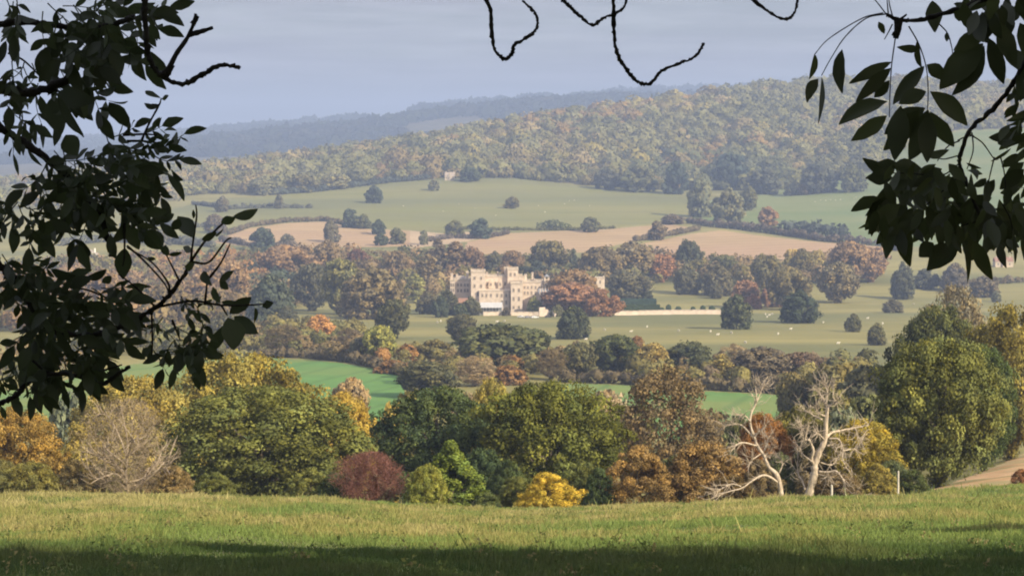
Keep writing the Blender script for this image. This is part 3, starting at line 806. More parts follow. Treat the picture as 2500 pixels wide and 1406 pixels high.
# park trees standing alone on the grass
PG = 'single trees on the park grass'
for a in [
    ('dark green tree in front of the copper beech', 1400, 92, 745, 828, 'dome', (.045, .06, .036)),
    ('round green tree at the end of the garden wall', 1798, 86, 717, 803, 'dome', (.055, .07, .036)),
    ('broad blue green tree in the middle of the park', 1952, 100, 706, 789, 'dome', (.036, .056, .036)),
    ('small round park tree, upper one of the close pair', 2083, 44, 765, 811, 'dome', (.085, .09, .045)),
    ('small round park tree, lower one of the close pair', 2141, 54, 787, 843, 'dome', (.08, .085, .042)),
    ('low grey park bush at the side of the slope', 2180, 56, 729, 764, 'dome', (.085, .088, .06)),
    ('tall blue grey tree on the park edge', 2203, 62, 638, 730, 'dome', (.055, .07, .052)),
    ('blue grey tree beside the tall park edge tree', 2262, 70, 655, 706, 'dome', (.07, .08, .062)),
    ('plum grey tree between the park edge trees', 2330, 80, 640, 712, 'dome', (.095, .085, .07)),
    ('dull brown tree on the upper right park', 2402, 76, 672, 726, 'dome', (.105, .09, .062)),
    ('tiny sapling below the dull brown park tree', 2432, 26, 708, 738, 'dome', 'sage'),
    ('large brown olive tree with a deep shadow on its left', 2045, 108, 638, 740, 'mid', (.115, .1, .055)),
    ('olive brown tree between scarlet and large brown tree', 1925, 100, 648, 757, 'mid', (.11, .1, .05)),
    ('pink red tree behind the round green park tree', 1822, 76, 682, 752, 'mid', (.2, .105, .07)),
    ('orange red bush tree left of the broad park tree', 1886, 62, 690, 750, 'dome', (.2, .095, .055)),
    ('scarlet bush at the foot of the pink red tree', 1838, 46, 718, 755, 'scrub', (.23, .085, .05)),
    ('dull green park tree above the topiary garden', 1678, 78, 640, 718, 'dome', (.085, .085, .05)),
    ('olive tree right of the dull green park tree', 1752, 76, 642, 722, 'dome', (.095, .09, .05)),
    ('small olive tree on the lawn beside the topiary', 1748, 36, 690, 730, 'dome', (.085, .085, .05)),
    ('dark cone shaped yew beside the clipped hedges', 1570, 64, 672, 732, 'cone', (.035, .05, .038))]:
    T(a[0], a[1], a[2], a[3], a[4], a[5], a[6], group=PG)

# trees round the castle
EG = 'trees in the castle grounds'
for a in [
    ('brown topped half of the copper beech group', 1400, 130, 655, 0, 'mid', (.165, .105, .055), 1192),
    ('red copper beech right of the castle', 1395, 150, 688, 0, 'mid', (.185, .092, .058), 1172),
    ('orange brown beech leaning out from the copper beech', 1470, 100, 705, 0, 'dome', (.2, .098, .05), 1150),
    ('bright yellow green poplar left of the castle', 1013, 56, 668, 740, 'column', (.2, .21, .05)),
    ('blue green large tree at the left of the grounds', 662, 135, 665, 795, 'dome', (.048, .07, .055)),
    ('slate dark tree beside the blue green large tree', 762, 95, 640, 760, 'mid', 'slate'),
    ('tall yellowish green tree with a dark foot', 832, 115, 628, 768, 'mid', (.115, .125, .045)),
    ('big brown olive tree right of the yellowish tree', 910, 170, 648, 778, 'dome', (.12, .098, .05)),
    ('crimson crown above the big brown tree', 874, 62, 605, 680, 'mid', 'crimson'),
    ('brown tree behind the crimson crown', 800, 90, 585, 690, 'mid', 'brown'),
    ('pinkish brown tree over the slate dark tree', 700, 140, 596, 700, 'mid', (.18, .11, .065)),
    ('tall brown tree above the yellow green poplar', 970, 75, 610, 705, 'mid', 'brown'),
    ('olive brown column tree left of the castle', 1045, 62, 618, 725, 'column', (.14, .11, .055)),
    ('dark plum tree behind the left castle wing', 1070, 52, 582, 690, 'column', 'plum'),
    ('tall russet tree behind the square castle tower', 1112, 64, 586, 690, 'column', (.15, .105, .06)),
    ('crimson brown tree behind the castle roofs', 1152, 62, 600, 690, 'mid', (.14, .085, .055)),
    ('dark green slim tree behind the castle chimneys', 1208, 52, 612, 690, 'mid', (.065, .075, .05)),
    ('russet tree left of the castle tall tower', 1250, 66, 610, 690, 'mid', (.16, .10, .06)),
    ('olive green round tree rising behind the castle', 1342, 104, 584, 690, 'mid', (.1, .1, .05)),
    ('dark layered cedar behind the tall tower', 1308, 120, 634, 708, 'cedar', (.035, .052, .045)),
    ('dark green upright tree right of the cedar', 1400, 56, 606, 690, 'cone', (.05, .065, .045)),
    ('olive brown wide tree right of the cedar', 1468, 110, 598, 700, 'mid', (.12, .1, .055)),
    ('grey tan domed tree at the ploughed field edge', 1545, 120, 588, 690, 'mid', (.13, .11, .065)),
    ('grey olive tree above the clipped yew hedge', 1530, 100, 655, 735, 'mid', (.085, .085, .055)),
    ('rust tree left of the dark green pointed tree', 1615, 66, 618, 690, 'mid', (.21, .1, .055)),
    ('dark green pointed tree on the field skyline', 1680, 66, 583, 680, 'mid', (.05, .062, .04)),
    ('orange bush behind the dark green pointed tree', 1708, 34, 620, 672, 'mid', 'orange'),
    ('olive tree left of the white gabled house', 1765, 80, 620, 690, 'mid', 'moss'),
    ('yellow tree on the right field edge', 1936, 44, 606, 670, 'mid', (.33, .26, .06)),
    ('yellow topped tree beside the reddish brown tree', 1995, 46, 608, 668, 'mid', (.28, .22, .06)),
    ('olive tree between the two yellow trees', 1960, 66, 606, 690, 'mid', 'olive'),
    ('reddish brown tree at the corner of the ploughed field', 2075, 110, 586, 690, 'mid', (.165, .11, .068)),
    ('soft red tree right of the reddish brown tree', 2125, 84, 600, 690, 'mid', (.185, .12, .08)),
    ('olive green tree right of the white gabled house', 1870, 90, 618, 712, 'mid', 'olive'),
    ('light green garden tree at the foot of the castle', 1305, 40, 722, 0, 'dome', (.15, .17, .04), 1176),
    ('dark garden bush in front of the red roofed building', 1075, 46, 722, 775, 'dome', (.045, .065, .045)),
    ('grey green garden tree below the marquee', 1150, 56, 722, 770, 'dome', (.07, .078, .045)),
    ('broad dark shrubbery tree hiding the foot of the left castle wing', 1092, 62, 706, 0, 'dome', (.055, .062, .036), 1168),
    ('low dark laurel bush under the red roofed building', 1125, 50, 738, 0, 'scrub', 'deep', 1160),
    ('grey brown garden tree left of the shrubbery', 1045, 60, 712, 0, 'dome', (.09, .085, .05), 1180),
    ('low olive shrub at the end of the terrace wall', 1362, 40, 742, 0, 'scrub', 'moss', 1150),
    ('dark shrub between marquee and keep', 1236, 22, 748, 0, 'scrub', 'plum', 1158),
    ('small dark shrub under the marquee edge', 1196, 24, 744, 766, 'scrub', 'plum'),
    ('round lime bush beside the stone pavilion', 1505, 34, 698, 735, 'dome', (.13, .13, .05)),
    ('rusty brown tree at the far left behind the leaves', 250, 130, 655, 790, 'mid', 'russet'),
    ('pink brown tree left of the blue green large tree', 545, 140, 628, 770, 'mid', (.19, .12, .07)),
    ('plum dark tree behind the hanging leaves', 420, 110, 690, 810, 'mid', 'umber'),
    ('grey green oak low on the left behind the leaves', 300, 120, 770, 850, 'mid', 'grey'),
    ('olive tree low beside the hanging twigs', 560, 110, 760, 850, 'mid', (.09, .09, .055)),
    ('grey green tree below the blue green large tree', 700, 70, 745, 800, 'dome', (.06, .07, .05))]:
    T(a[0], a[1], a[2], a[3], a[4], a[5], a[6], a[7] if len(a) > 7 else None, group=EG)

# trees in the upper fields and along the wood's edge
FG = 'trees in the upper fields'
for a in [
    ('lone round dark tree high on the pale pasture', 913, 46, 452, 496, 'far', 'blue'),
    ('grey tree on the left hedge of the pasture', 543, 40, 478, 518, 'far', 'grey'),
    ('narrow tree on the left hedge of the pasture', 682, 24, 474, 510, 'far', 'grey'),
    ('thin tree just below the stone cottage', 1060, 30, 436, 466, 'far', 'sage'),
    ('small lone dome tree in the middle of the pasture', 1250, 42, 479, 509, 'far', 'olive'),
    ('pointed green tree above the ploughed strip', 1441, 48, 529, 567, 'far', 'moss'),
    ('dark round oak on the pale strip between fields', 1176, 66, 532, 582, 'far', 'blue'),
    ('grey green tree beside the dark round oak', 1110, 52, 538, 577, 'far', 'moss'),
    ('dark tree on the upper edge of the left ploughed field', 853, 46, 509, 556, 'far', 'blue'),
    ('low tree right of the upper edge dark tree', 888, 42, 522, 558, 'far', 'moss'),
    ('round tree above the corner of the left ploughed field', 925, 42, 535, 572, 'far', 'blue'),
    ('dark tree below the ploughed field corner', 968, 46, 555, 596, 'far', 'moss'),
    ('tree on the lower edge beside the dark corner tree', 930, 36, 568, 600, 'far', 'deep'),
    ('ragged tree standing on the left ploughed field', 808, 44, 536, 592, 'far', 'grey'),
    ('big round tree at the foot of the left ploughed field', 640, 68, 555, 612, 'far', 'blue'),
    ('low round bush tree beside the big field foot tree', 700, 44, 570, 600, 'far', 'grey'),
    ('purplish tree at the left tip of the ploughed field', 526, 62, 522, 570, 'far', 'plum'),
    ('tiny tree on the pale stubble strip', 1035, 26, 562, 598, 'far', 'sage'),
    ('brown olive tree between the two right ploughed fields', 1603, 50, 538, 586, 'far', 'umber'),
    ('dark scrub tree above the right ploughed fields', 1640, 66, 522, 548, 'far', 'plum'),
    ('tall pale green tree in the pasture clump', 1712, 66, 432, 530, 'far', 'sage'),
    ('broad pale green tree in front of the pasture clump', 1778, 84, 458, 545, 'far', 'sage'),
    ('grey green tree at the right of the pasture clump', 1828, 52, 454, 514, 'far', 'moss'),
    ('lone orange tree on the right green pasture', 1876, 56, 504, 553, 'far', (.22, .12, .055)),
    ('wide dark green tree at the wood edge', 1560, 98, 400, 468, 'far', 'moss'),
    ('blue green tree at the wood edge beside the wide one', 1650, 70, 392, 474, 'far', (.036, .06, .055)),
    ('large dark blue green tree on the wood edge', 1782, 96, 372, 462, 'far', (.034, .058, .052)),
    ('rounded dark tree right of the blue green one', 1868, 90, 408, 474, 'far', 'slate'),
    ('small red brown tree at the foot of the wood', 1966, 40, 444, 476, 'far', 'plum'),
    ('pale bush beside the small red brown tree', 1930, 46, 446, 478, 'far', 'sage'),
    ('dark round tree at the right end of the wood edge', 2000, 96, 392, 472, 'far', 'slate'),
    ('olive tree beside the right end of the wood edge', 2080, 76, 398, 468, 'far', 'moss'),
    ('dark bushy tree right of the stone cottage', 1145, 60, 408, 444, 'far', 'deep'),
    ('green tree close left of the wide wood edge tree', 1480, 70, 408, 462, 'far', 'slate'),
    ('pale olive bush tree at the left end of the wood edge', 640, 90, 432, 476, 'far', 'sage'),
    ('olive bush tree left of the yellowing wood edge bush', 735, 90, 424, 470, 'far', 'olive'),
    ('yellowing bush tree on the left wood edge', 815, 76, 420, 462, 'far', (.17, .16, .07)),
    ('dark tree among the left hedges behind the leaves', 330, 60, 545, 592, 'far', 'grey'),
    ('grey tree on the low fields left of the ploughland', 395, 56, 560, 600, 'far', 'grey'),
    ('small dark tree under the dark hedge on the right', 2190, 60, 560, 612, 'far', 'plum')]:
    T(a[0], a[1], a[2], a[3], a[4], a[5], a[6], group=FG)

# hedges
for i, (lab, line, h, colr) in enumerate([
    ('ragged brown hedge along the top of the left ploughed field', [(560, 574), (610, 555), (700, 543), (790, 540), (850, 551), (905, 558)], 4.5, 'umber'),
    ('grey hedge across the left pasture', [(470, 500), (560, 512), (640, 508), (760, 508)], 5, 'grey'),
    ('dark dividing hedge between the two right ploughed fields', [(1550, 590), (1600, 582), (1660, 572), (1705, 563)], 4.5, 'umber'),
    ('long hedge above the right ploughed field', [(1680, 545), (1740, 555), (1800, 560), (1900, 574), (2000, 588), (2080, 596), (2170, 602)], 6.5, 'plum'),
    ('thick dark hedge below the lone orange tree', [(1912, 572), (1960, 576), (2010, 582), (2055, 588)], 13, 'slate'),
    ('short green hedge on the pasture above the ploughed strip', [(1320, 562), (1355, 563), (1385, 562)], 8, 'moss'),
    ('low hedge between pasture and ploughed strip', [(1095, 560), (1240, 563), (1400, 563), (1500, 558)], 3, 'olive'),
    ('hedge under the lowest tip of the left ploughed field', [(540, 590), (600, 600), (650, 607), (720, 604)], 5, 'plum'),
    ('dark hedge by the stubble strip', [(1050, 590), (1100, 583), (1180, 584), (1240, 572)], 4, 'plum'),
    ('green hedge on the left fields behind the hanging leaves', [(300, 560), (400, 552), (500, 556)], 6, 'grey'),
    ('hedge on the far left low fields', [(150, 600), (260, 592), (420, 596), (520, 604)], 7, 'grey'),
    ('brown hedge along the top of the emerald field', [(640, 872), (760, 876), (840, 884), (910, 896), (990, 920)], 3.6, 'umber'),
    ('dark hedge along the top of the right emerald field', [(1380, 934), (1500, 937), (1600, 944), (1720, 953), (1910, 963)], 4.0, 'umber'),
    ('dark hedge at the wood foot above the pasture', [(640, 478), (760, 470), (860, 458), (960, 446), (1040, 440)], 7, 'slate'),
    ('low hedge on the upper right park', [(2330, 700), (2420, 694), (2500, 690)], 5, 'umber')]):
    hedge(lab, line, h, colr, 200 + i)
# ------------------------------------------------------------------ castle and houses
def castle():
    D0 = 1200.0; S = K * .997 * D0 / 5                      # one unit of the 5x enlarged photograph, in metres
    base = on_ground(1250, D0)[2]
    X = lambda zx: (zx / 5 + 1050 - 1250) * K * .997 * D0
    Z = lambda zy: float(at(1250, 620 + zy / 5, D0)[2])
    root = thing('castle', (X(750), D0, base), 'long pale limestone castle with square towers, battlements and tall chimneys among autumn trees', 'castle')
    ox, oz = X(750), base
    def bld(mb, nm, mt, parent=None):
        o = mb.build(nm, M[mt]); o.data.transform(__import__('mathutils').Matrix.Translation((-ox, -D0, -oz))); o.parent = parent or root
        return o
    lo = base - 2
    def block(nm, x0, x1, zt, y0, y1, mt='stone', cren=True, par=None, merlon=12):
        b = MB(); b.box(X(x0), X(x1), D0 + y0, D0 + y1, lo, Z(zt))
        o = bld(b, nm, mt, par)
        # string course, proud of the wall
        b = MB(); b.box(X(x0) - .25, X(x1) + .25, D0 + y0 - .25, D0 + y1 + .25, Z(zt) - .02, Z(zt) + .35)
        if cren:
            n = max(int((x1 - x0) / merlon), 2); st = (X(x1) - X(x0)) / n
            for i in range(n):
                xa = X(x0) + st * i
                for ya in (D0 + y0 - .2, D0 + y1 - .5):
                    b.box(xa + .02, xa + st * .58, ya, ya + .7, Z(zt) + .35, Z(zt) + 1.2)
            m = max(int((y1 - y0) / 1.3), 2); st = (y1 - y0) / m
            for i in range(1, m - 1):
                for xa in (X(x0) - .2, X(x1) - .5):
                    b.box(xa, xa + .7, D0 + y0 + st * i, D0 + y0 + st * i + st * .58, Z(zt) + .35, Z(zt) + 1.2)
        bld(b, 'battlement' if cren else 'parapet', 'stone2', o)
        return o
    def window(par, x, z0, z1, wd, y):
        b = MB(); xc = X(x); a, c = Z(z1), Z(z0)
        b.box(xc - wd / 2, xc + wd / 2, D0 + y - .06, D0 + y + .02, a, c)
        o = bld(b, 'window', 'glass', par)
        b = MB()
        for xx in (xc - wd / 2 - .18, xc + wd / 2): b.box(xx, xx + .18, D0 + y - .2, D0 + y + .01, a - .15, c + .15)
        b.box(xc - wd / 2, xc + wd / 2, D0 + y - .2, D0 + y + .01, c, c + .15); b.box(xc - wd / 2, xc + wd / 2, D0 + y - .2, D0 + y + .01, a - .15, a)
        b.box(xc - .07, xc + .07, D0 + y - .14, D0 + y - .06, a, c)
        bld(b, 'frame', 'stone', o)
    def chimney(par, x, zt, zb, wd, y):
        b = MB(); xc = X(x)
        b.box(xc - wd / 2, xc + wd / 2, D0 + y - wd / 2, D0 + y + wd / 2, Z(zb) - 1, Z(zt))
        b.box(xc - wd / 2 - .2, xc + wd / 2 + .2, D0 + y - wd / 2 - .2, D0 + y + wd / 2 + .2, Z(zt), Z(zt) + .3)
        for s in (-.28, .28):
            b.cyl(xc + s * wd, D0 + y, Z(zt) + .3, Z(zt) + 1.0, .22 * wd / 1.4, .18 * wd / 1.4, 8)
        bld(b, 'chimney', 'stone', par)
    # left wing, recessed, with a bright bay at its end
    lw = block('wing', 300, 496, 325, 2, 20)
    bay = block('bay', 240, 298, 328, -1, 16)
    b = MB(); b.gable(X(318), X(425), D0 + 6, D0 + 18, Z(325) + .3, Z(282), 'x'); bld(b, 'roof', 'stonetile', lw)
    for x in (335, 375, 420, 455): window(lw, x, 365, 400, 1.1, 2); window(lw, x, 430, 470, 1.1, 2)
    for x in (255, 283): window(bay, x, 355, 395, .9, -1); window(bay, x, 420, 460, .9, -1)
    chimney(lw, 256, 262, 326, 1.5, 8); chimney(lw, 320, 275, 326, 1.2, 10); chimney(lw, 446, 240, 326, 1.5, 12)
    # square tower
    tw = block('tower', 500, 668, 214, -8, 8)
    for x in (545, 625): window(tw, x, 265, 300, 1.0, -8); window(tw, x, 360, 400, 1.0, -8)
    window(tw, 585, 450, 500, 1.2, -8)
    # central range with two gabled dormers
    cr = block('range', 670, 984, 294, 6, 22)
    for x in (738, 855):
        b = MB(); b.box(X(x - 26), X(x + 26), D0 + 4.4, D0 + 5.98, Z(430), Z(352)); b.gable(X(x - 28), X(x + 28), D0 + 4.2, D0 + 5.98, Z(352), Z(325), 'y')
        g = bld(b, 'gable', 'stone', cr)
        window(g, x, 362, 395, 1.1, 4.4)
    for x in (695, 795, 915, 955): window(cr, x, 350, 392, 1.0, 6)
    chimney(cr, 690, 250, 292, 1.1, 12); chimney(cr, 825, 246, 292, 1.2, 12)
    fr = block('front_range', 600, 970, 438, -10, 5.98, cren=False)
    for x in (640, 690, 745, 820, 875, 930): window(fr, x, 470, 510, 1.0, -10)
    for x in (880, 930): window(fr, x, 550, 600, 1.1, -10)
    # tall tower with a slim stair turret, and the massive keep below it
    tt = block('tower', 946, 1075, 200, 3, 17)
    for x in (985, 1035): window(tt, x, 235, 275, .9, 3)
    st = block('stair_turret', 906, 942, 192, 7, 12, merlon=10)
    kp = block('keep', 986, 1128, 346, -14, 2.9)
    ks = block('upper_keep', 1078, 1126, 282, 3.2, 14)
    for x in (1020, 1085): window(kp, x, 400, 440, 1.0, -14); window(kp, x, 500, 550, 1.0, -14); window(kp, x, 610, 645, 1.0, -14)
    # right range
    rr = block('range', 1130, 1382, 346, -4, 14, merlon=14)
    b = MB(); b.gable(X(1235), X(1300), D0 + .5, D0 + 12, Z(346) + .36, Z(306), 'y'); bld(b, 'roof', 'stonetile', rr)
    for x in (1155, 1195, 1240, 1290, 1340): window(rr, x, 385, 420, .9, -4); window(rr, x, 450, 490, .9, -4)
    chimney(rr, 1136, 288, 346, 1.0, 4); chimney(rr, 1168, 268, 346, 1.6, 5); chimney(rr, 1252, 246, 346, 1.1, 6)
    # chapel, ahead of the right range
    cx = thing('chapel', (X(1410), D0 - 12, base), 'pale stone chapel with slim bell turret and pinnacles, half hidden by the copper beech', 'chapel')
    cox, coy = X(1410), D0 - 12
    def cb(mb, nm, mt, parent=None):
        o = mb.build(nm, M[mt]); o.data.transform(__import__('mathutils').Matrix.Translation((-cox, -coy, -base))); o.parent = parent or cx
        return o
    b = MB(); b.box(X(1322), X(1500), D0 - 18, D0 - 6, lo, Z(455)); nave = cb(b, 'nave', 'stone')
    b = MB(); b.gable(X(1318), X(1504), D0 - 18.3, D0 - 5.7, Z(455), Z(405), 'x'); cb(b, 'roof', 'lead')
    b = MB()
    for x in (1340, 1372, 1405, 1440, 1470, 1495):
        b.box(X(x) - .35, X(x) + .35, D0 - 18.9, D0 - 18.02, lo, Z(430)); b.cyl(X(x), D0 - 18.5, Z(430), Z(375), .4, .05, 6)
    cb(b, 'buttress', 'stone')
    b = MB(); b.box(X(1392), X(1456), D0 - 5.6, D0 - 1.8, lo, Z(300))
    for xx in (X(1392), X(1456) - .9):
        b.box(xx, xx + .9, D0 - 5.6, D0 - 1.8, Z(300), Z(272))
    tu = cb(b, 'bell_turret', 'stone')
    b = MB(); b.box(X(1388), X(1460), D0 - 5.9, D0 - 1.5, Z(272), Z(266)); b.cyl(X(1424), D0 - 3.7, Z(266), Z(240), 1.7, .2, 8); cb(b, 'turret_cap', 'lead', tu)
    b = MB(); b.cyl(X(1424), D0 - 3.7, Z(298), Z(280), .5, .25, 10); cb(b, 'bell', 'lead', tu)
    # stone pavilion right of the beech
    D1 = 1236.0
    px0 = X(1960); pv = thing('stone_pavilion', (X(2065), D1, base), 'battlemented pale stone building standing alone right of the copper beech', 'building')
    def pb(mb, nm, mt, parent=None):
        o = mb.build(nm, M[mt]); o.data.transform(__import__('mathutils').Matrix.Translation((-X(2065), -D1, -base))); o.parent = parent or pv
        return o
    b = MB(); b.box(X(1965), X(2165) + .4, D1, D1 + 12, base - 3, Z(350)); wl = pb(b, 'wall', 'stone')
    b = MB(); b.box(X(1965) - .2, X(2165) + .6, D1 - .2, D1 + 12.2, Z(350), Z(346))
    for i in range(7):
        xa = X(1965) + i * 1.55; b.box(xa, xa + .85, D1 - .2, D1 + .5, Z(346), Z(334))
    b.box(X(2150), X(2170), D1 - .3, D1 + .8, Z(346), Z(318)); b.box(X(1990), X(2008), D1 + .6, D1 + 1.6, Z(346), Z(320)); pb(b, 'battlement', 'stone2', wl)
    for x in (2010, 2060, 2115):
        b = MB(); b.box(X(x) - .45, X(x) + .45, D1 - .08, D1 + .02, Z(415), Z(378)); pb(b, 'window', 'glass')
    # red roofed building left
    D2 = D0 - 20; rb = thing('red_roofed_building', (X(410), D2, base), 'low building with a red tiled roof at the foot of the left castle wing', 'building')
    def qb(mb, nm, mt):
        o = mb.build(nm, M[mt]); o.data.transform(__import__('mathutils').Matrix.Translation((-X(410), -D2, -base))); o.parent = rb
    b = MB(); b.box(X(300), X(512), D2, D2 + 8, base - 4, Z(568)); qb(b, 'wall', 'stone2')
    b = MB(); b.gable(X(292), X(520), D2 - .4, D2 + 8.4, Z(568), Z(512), 'x'); qb(b, 'roof', 'redtile')
    # marquee
    D3 = D0 - 30; mq = thing('marquee', (X(710), D3, base), 'long white canvas marquee pitched in front of the castle', 'marquee')
    def mb_(mb, nm, mt):
        o = mb.build(nm, M[mt]); o.data.transform(__import__('mathutils').Matrix.Translation((-X(710), -D3, -base))); o.parent = mq
    zb = gz(X(710), D3)
    b = MB(); b.gable(X(575), X(885), D3, D3 + 9, Z(604), Z(548), 'x'); mb_(b, 'canopy', 'white')
    b = MB(); b.gable(X(528), X(600), D3 - 2, D3 + 7, Z(600), Z(540), 'y'); mb_(b, 'porch', 'white')
    b = MB()
    for i in range(9):
        xx = X(580) + (X(880) - X(580)) * i / 8; b.box(xx - .12, xx + .12, D3 + .1, D3 + .34, zb - .2, Z(604)); b.box(xx - .12, xx + .12, D3 + 8.6, D3 + 8.84, zb - .2, Z(604))
    mb_(b, 'frame', 'white')
    b = MB(); b.box(X(582), X(878), D3 + 4, D3 + 8.5, zb - .3, Z(606)); mb_(b, 'side_wall', 'lead')  # canvas wall in dark grey, shade under the canopy put into its colour
    # walls and ruins below the castle
    def wall(label, name, pts, h, th=.8, mt='stone', step=4, rng=None):
        L = [on_ground(p, d) for p, d in pts]
        r = thing(name, L[0], label, 'wall')
        b = MB(); o0 = L[0]
        for (a, c) in zip(L[:-1], L[1:]):
            n = max(int(math.dist(a[:2], c[:2]) / step), 1)
            for i in range(n):
                t0, t1 = i / n, (i + 1) / n
                xa, ya = a[0] + (c[0] - a[0]) * t0, a[1] + (c[1] - a[1]) * t0; xb, yb = a[0] + (c[0] - a[0]) * t1, a[1] + (c[1] - a[1]) * t1
                hh = h * (1 if rng is None else rng.uniform(.35, 1.15)); zz = min(gz(xa, ya), gz(xb, yb))
                d = np.array([xb - xa, yb - ya]); nrm = np.array([-d[1], d[0]]) / (np.linalg.norm(d) + 1e-9) * th / 2
                v = []
                for zq in (zz - .6, zz + hh):
                    v += [(xa - nrm[0] - o0[0], ya - nrm[1] - o0[1], zq - o0[2]), (xb - nrm[0] - o0[0], yb - nrm[1] - o0[1], zq - o0[2]), (xb + nrm[0] - o0[0], yb + nrm[1] - o0[1], zq - o0[2]), (xa + nrm[0] - o0[0], ya + nrm[1] - o0[1], zq - o0[2])]
                b.add(v, [(0, 3, 2, 1), (4, 5, 6, 7), (0, 1, 5, 4), (1, 2, 6, 5), (2, 3, 7, 6), (3, 0, 4, 7)])
        b.build('masonry', M[mt], r)
        if rng is None:
            b = MB()
            for (a, c) in zip(L[:-1], L[1:]):
                n = max(int(math.dist(a[:2], c[:2]) / step), 1)
                for i in range(n):
                    t0 = (i + .5) / n; xx, yy = a[0] + (c[0] - a[0]) * t0, a[1] + (c[1] - a[1]) * t0
                    sx = math.dist(a[:2], c[:2]) / n / 2
                    b.box(xx - sx - o0[0], xx + sx - o0[0], yy - th * .65 - o0[1], yy + th * .65 - o0[1], gz(xx, yy) + h - o0[2] + .03, gz(xx, yy) + h + .25 - o0[2])
            b.build('coping', M['stone2'], r)
    wall('long low pale stone wall along the topiary garden', 'garden_wall', [(1500, 1166), (1560, 1172), (1640, 1176), (1760, 1180)], 2.6)
    wall('pale terrace wall at the foot of the castle', 'terrace_wall', [(1180, 1158), (1230, 1160), (1300, 1162), (1350, 1160)], 2.2)
    rr_ = np.random.default_rng(5)
    wall('broken pale ruin wall below the chapel', 'ruined_wall', [(1316, 1150), (1345, 1152), (1356, 1146)], 5.5, 1.2, step=1.6, rng=rr_)
    wall('short stone wall beside the garden left of the castle', 'garden_wall', [(1056, 1172), (1100, 1176), (1125, 1172)], 1.6, step=3)
castle()

def house(label, px, row, wpx, hpx, mt, roof, gable_front=False, D=None, name='house'):
    D = D or find_D(px, row); x, y, z = on_ground(px, D); s = K * D
    r = thing(name, (x, y, z), label, 'house')
    W, H = wpx * s, hpx * s; dp = max(W * .6, 6)
    b = MB(); b.box(-W / 2, W / 2, 0, dp, -1, H * .58); wl = b.build('wall', M[mt], r)
    b = MB(); b.gable(-W / 2 - .3, W / 2 + .3, -.3, dp + .3, H * .58, H, 'y' if gable_front else 'x'); rf = b.build('roof', M[roof], r)
    if gable_front:
        b = MB(); b.gable(-W / 2 + .1, W / 2 - .1, -.4, -.32, H * .58, H * .96, 'y'); b.build('gable', M[mt], r)
    else:
        b = MB(); b.box(-W * .12, W * .16, -1.2, -.02, -1, H * .62); b.gable(-W * .15, W * .19, -1.4, 1, H * .62, H * .9, 'y'); b.build('porch_gable', M[mt], r)
    b = MB(); b.box(W * .32, W * .32 + 1.1, dp * .4, dp * .4 + 1.1, H * .7, H * 1.12); b.box(-W * .42, -W * .42 + 1.1, dp * .4, dp * .4 + 1.1, H * .7, H * 1.12); b.build('chimney', M[mt], rf)
    for fx in (-.34, -.06, .3):
        b = MB(); b.box(W * fx - .5, W * fx + .5, -.06 - (1.16 if fx == -.06 and not gable_front else 0), .02, H * .2, H * .42); b.build('window', M['glass'], wl)
house('small pale stone cottage at the edge of the hillside wood', 1098, 441, 24, 20, 'stone2', 'stonetile', name='cottage')
house('white house with gables seen between the hanging leaves', 214, 636, 44, 26, 'render', 'stonetile', True)
house('bright white gabled house above the ploughed field trees', 1836, 664, 18, 26, 'render', 'render', True, name='cottage')
house('long grey roofed house among the trees near the white gable', 1796, 678, 46, 22, 'render', 'stonetile')
house('white cottage beside the dull green park tree', 1612, 682, 18, 14, 'render', 'stonetile', name='cottage')
house('brown barn half hidden by the right hand leaves', 2452, 652, 44, 24, 'stone2', 'redtile', D=1580, name='barn')

# clipped yew hedges and topiary
def clipped(label, name, cat, px, D, w_, dp, h, colr, seed, group=None, ball=False):
    x, y, z = on_ground(px, D); rng = np.random.default_rng(seed)
    n = int(260 + 60 * w_)
    f = rng.integers(0, 5, n); u, v_ = rng.uniform(-1, 1, n), rng.uniform(-1, 1, n)
    if ball:
        d = unit(rng.normal(size=(n, 3))); p = d * np.array([w_ / 2, dp / 2, h / 2]) + np.array([0, 0, h / 2]); nn = d
    else:
        p = np.zeros((n, 3)); nn = np.zeros((n, 3))
        for i, (ax, sg) in enumerate(((0, -1), (0, 1), (1, -1), (1, 1), (2, 1))):
            k_ = f == i; o = [a for a in (0, 1, 2) if a != ax]
            p[k_, ax] = sg; p[k_, o[0]] = u[k_]; p[k_, o[1]] = v_[k_]; nn[k_, ax] = sg
        p = p * np.array([w_ / 2, dp / 2, h / 2]) + np.array([0, 0, h / 2])
    nn = unit(nn + rng.normal(size=nn.shape) * .25)
    vv, ff = cards(p + rng.normal(size=p.shape) * .06, nn, .9, rng)
    b = MB()
    if ball: b.cyl(0, 0, -.3, h * .8, w_ * .3, w_ * .25, 8)
    else: b.box(-w_ / 2 + .2, w_ / 2 - .2, -dp / 2 + .2, dp / 2 - .2, -.4, h - .2)
    v2 = np.array(b.v); fl = [tuple(r_) for r_ in ff.tolist()] + [tuple(i + len(vv) for i in q) for q in b.f]
    cl = np.vstack([np.repeat(rng.uniform(.8, 1.2, (n, 1)), 4, 0) * np.ones(3), np.ones((len(v2), 3))])
    o = mesh(name, np.vstack([vv, v2]), fl, M['leaf'], cols=cl); o.location = (x, y, z); o.color = (*C[colr], 1)
    tag(o, label, cat, group)
clipped('long clipped dark yew hedge behind the garden wall', 'yew_hedge', 'hedge', 1560, 1205, 26, 3, 5.0, 'deep', 301)
clipped('tall clipped yew block, upper of the two garden hedges', 'yew_hedge', 'hedge', 1556, 1235, 24, 4, 7.5, 'blue', 302)
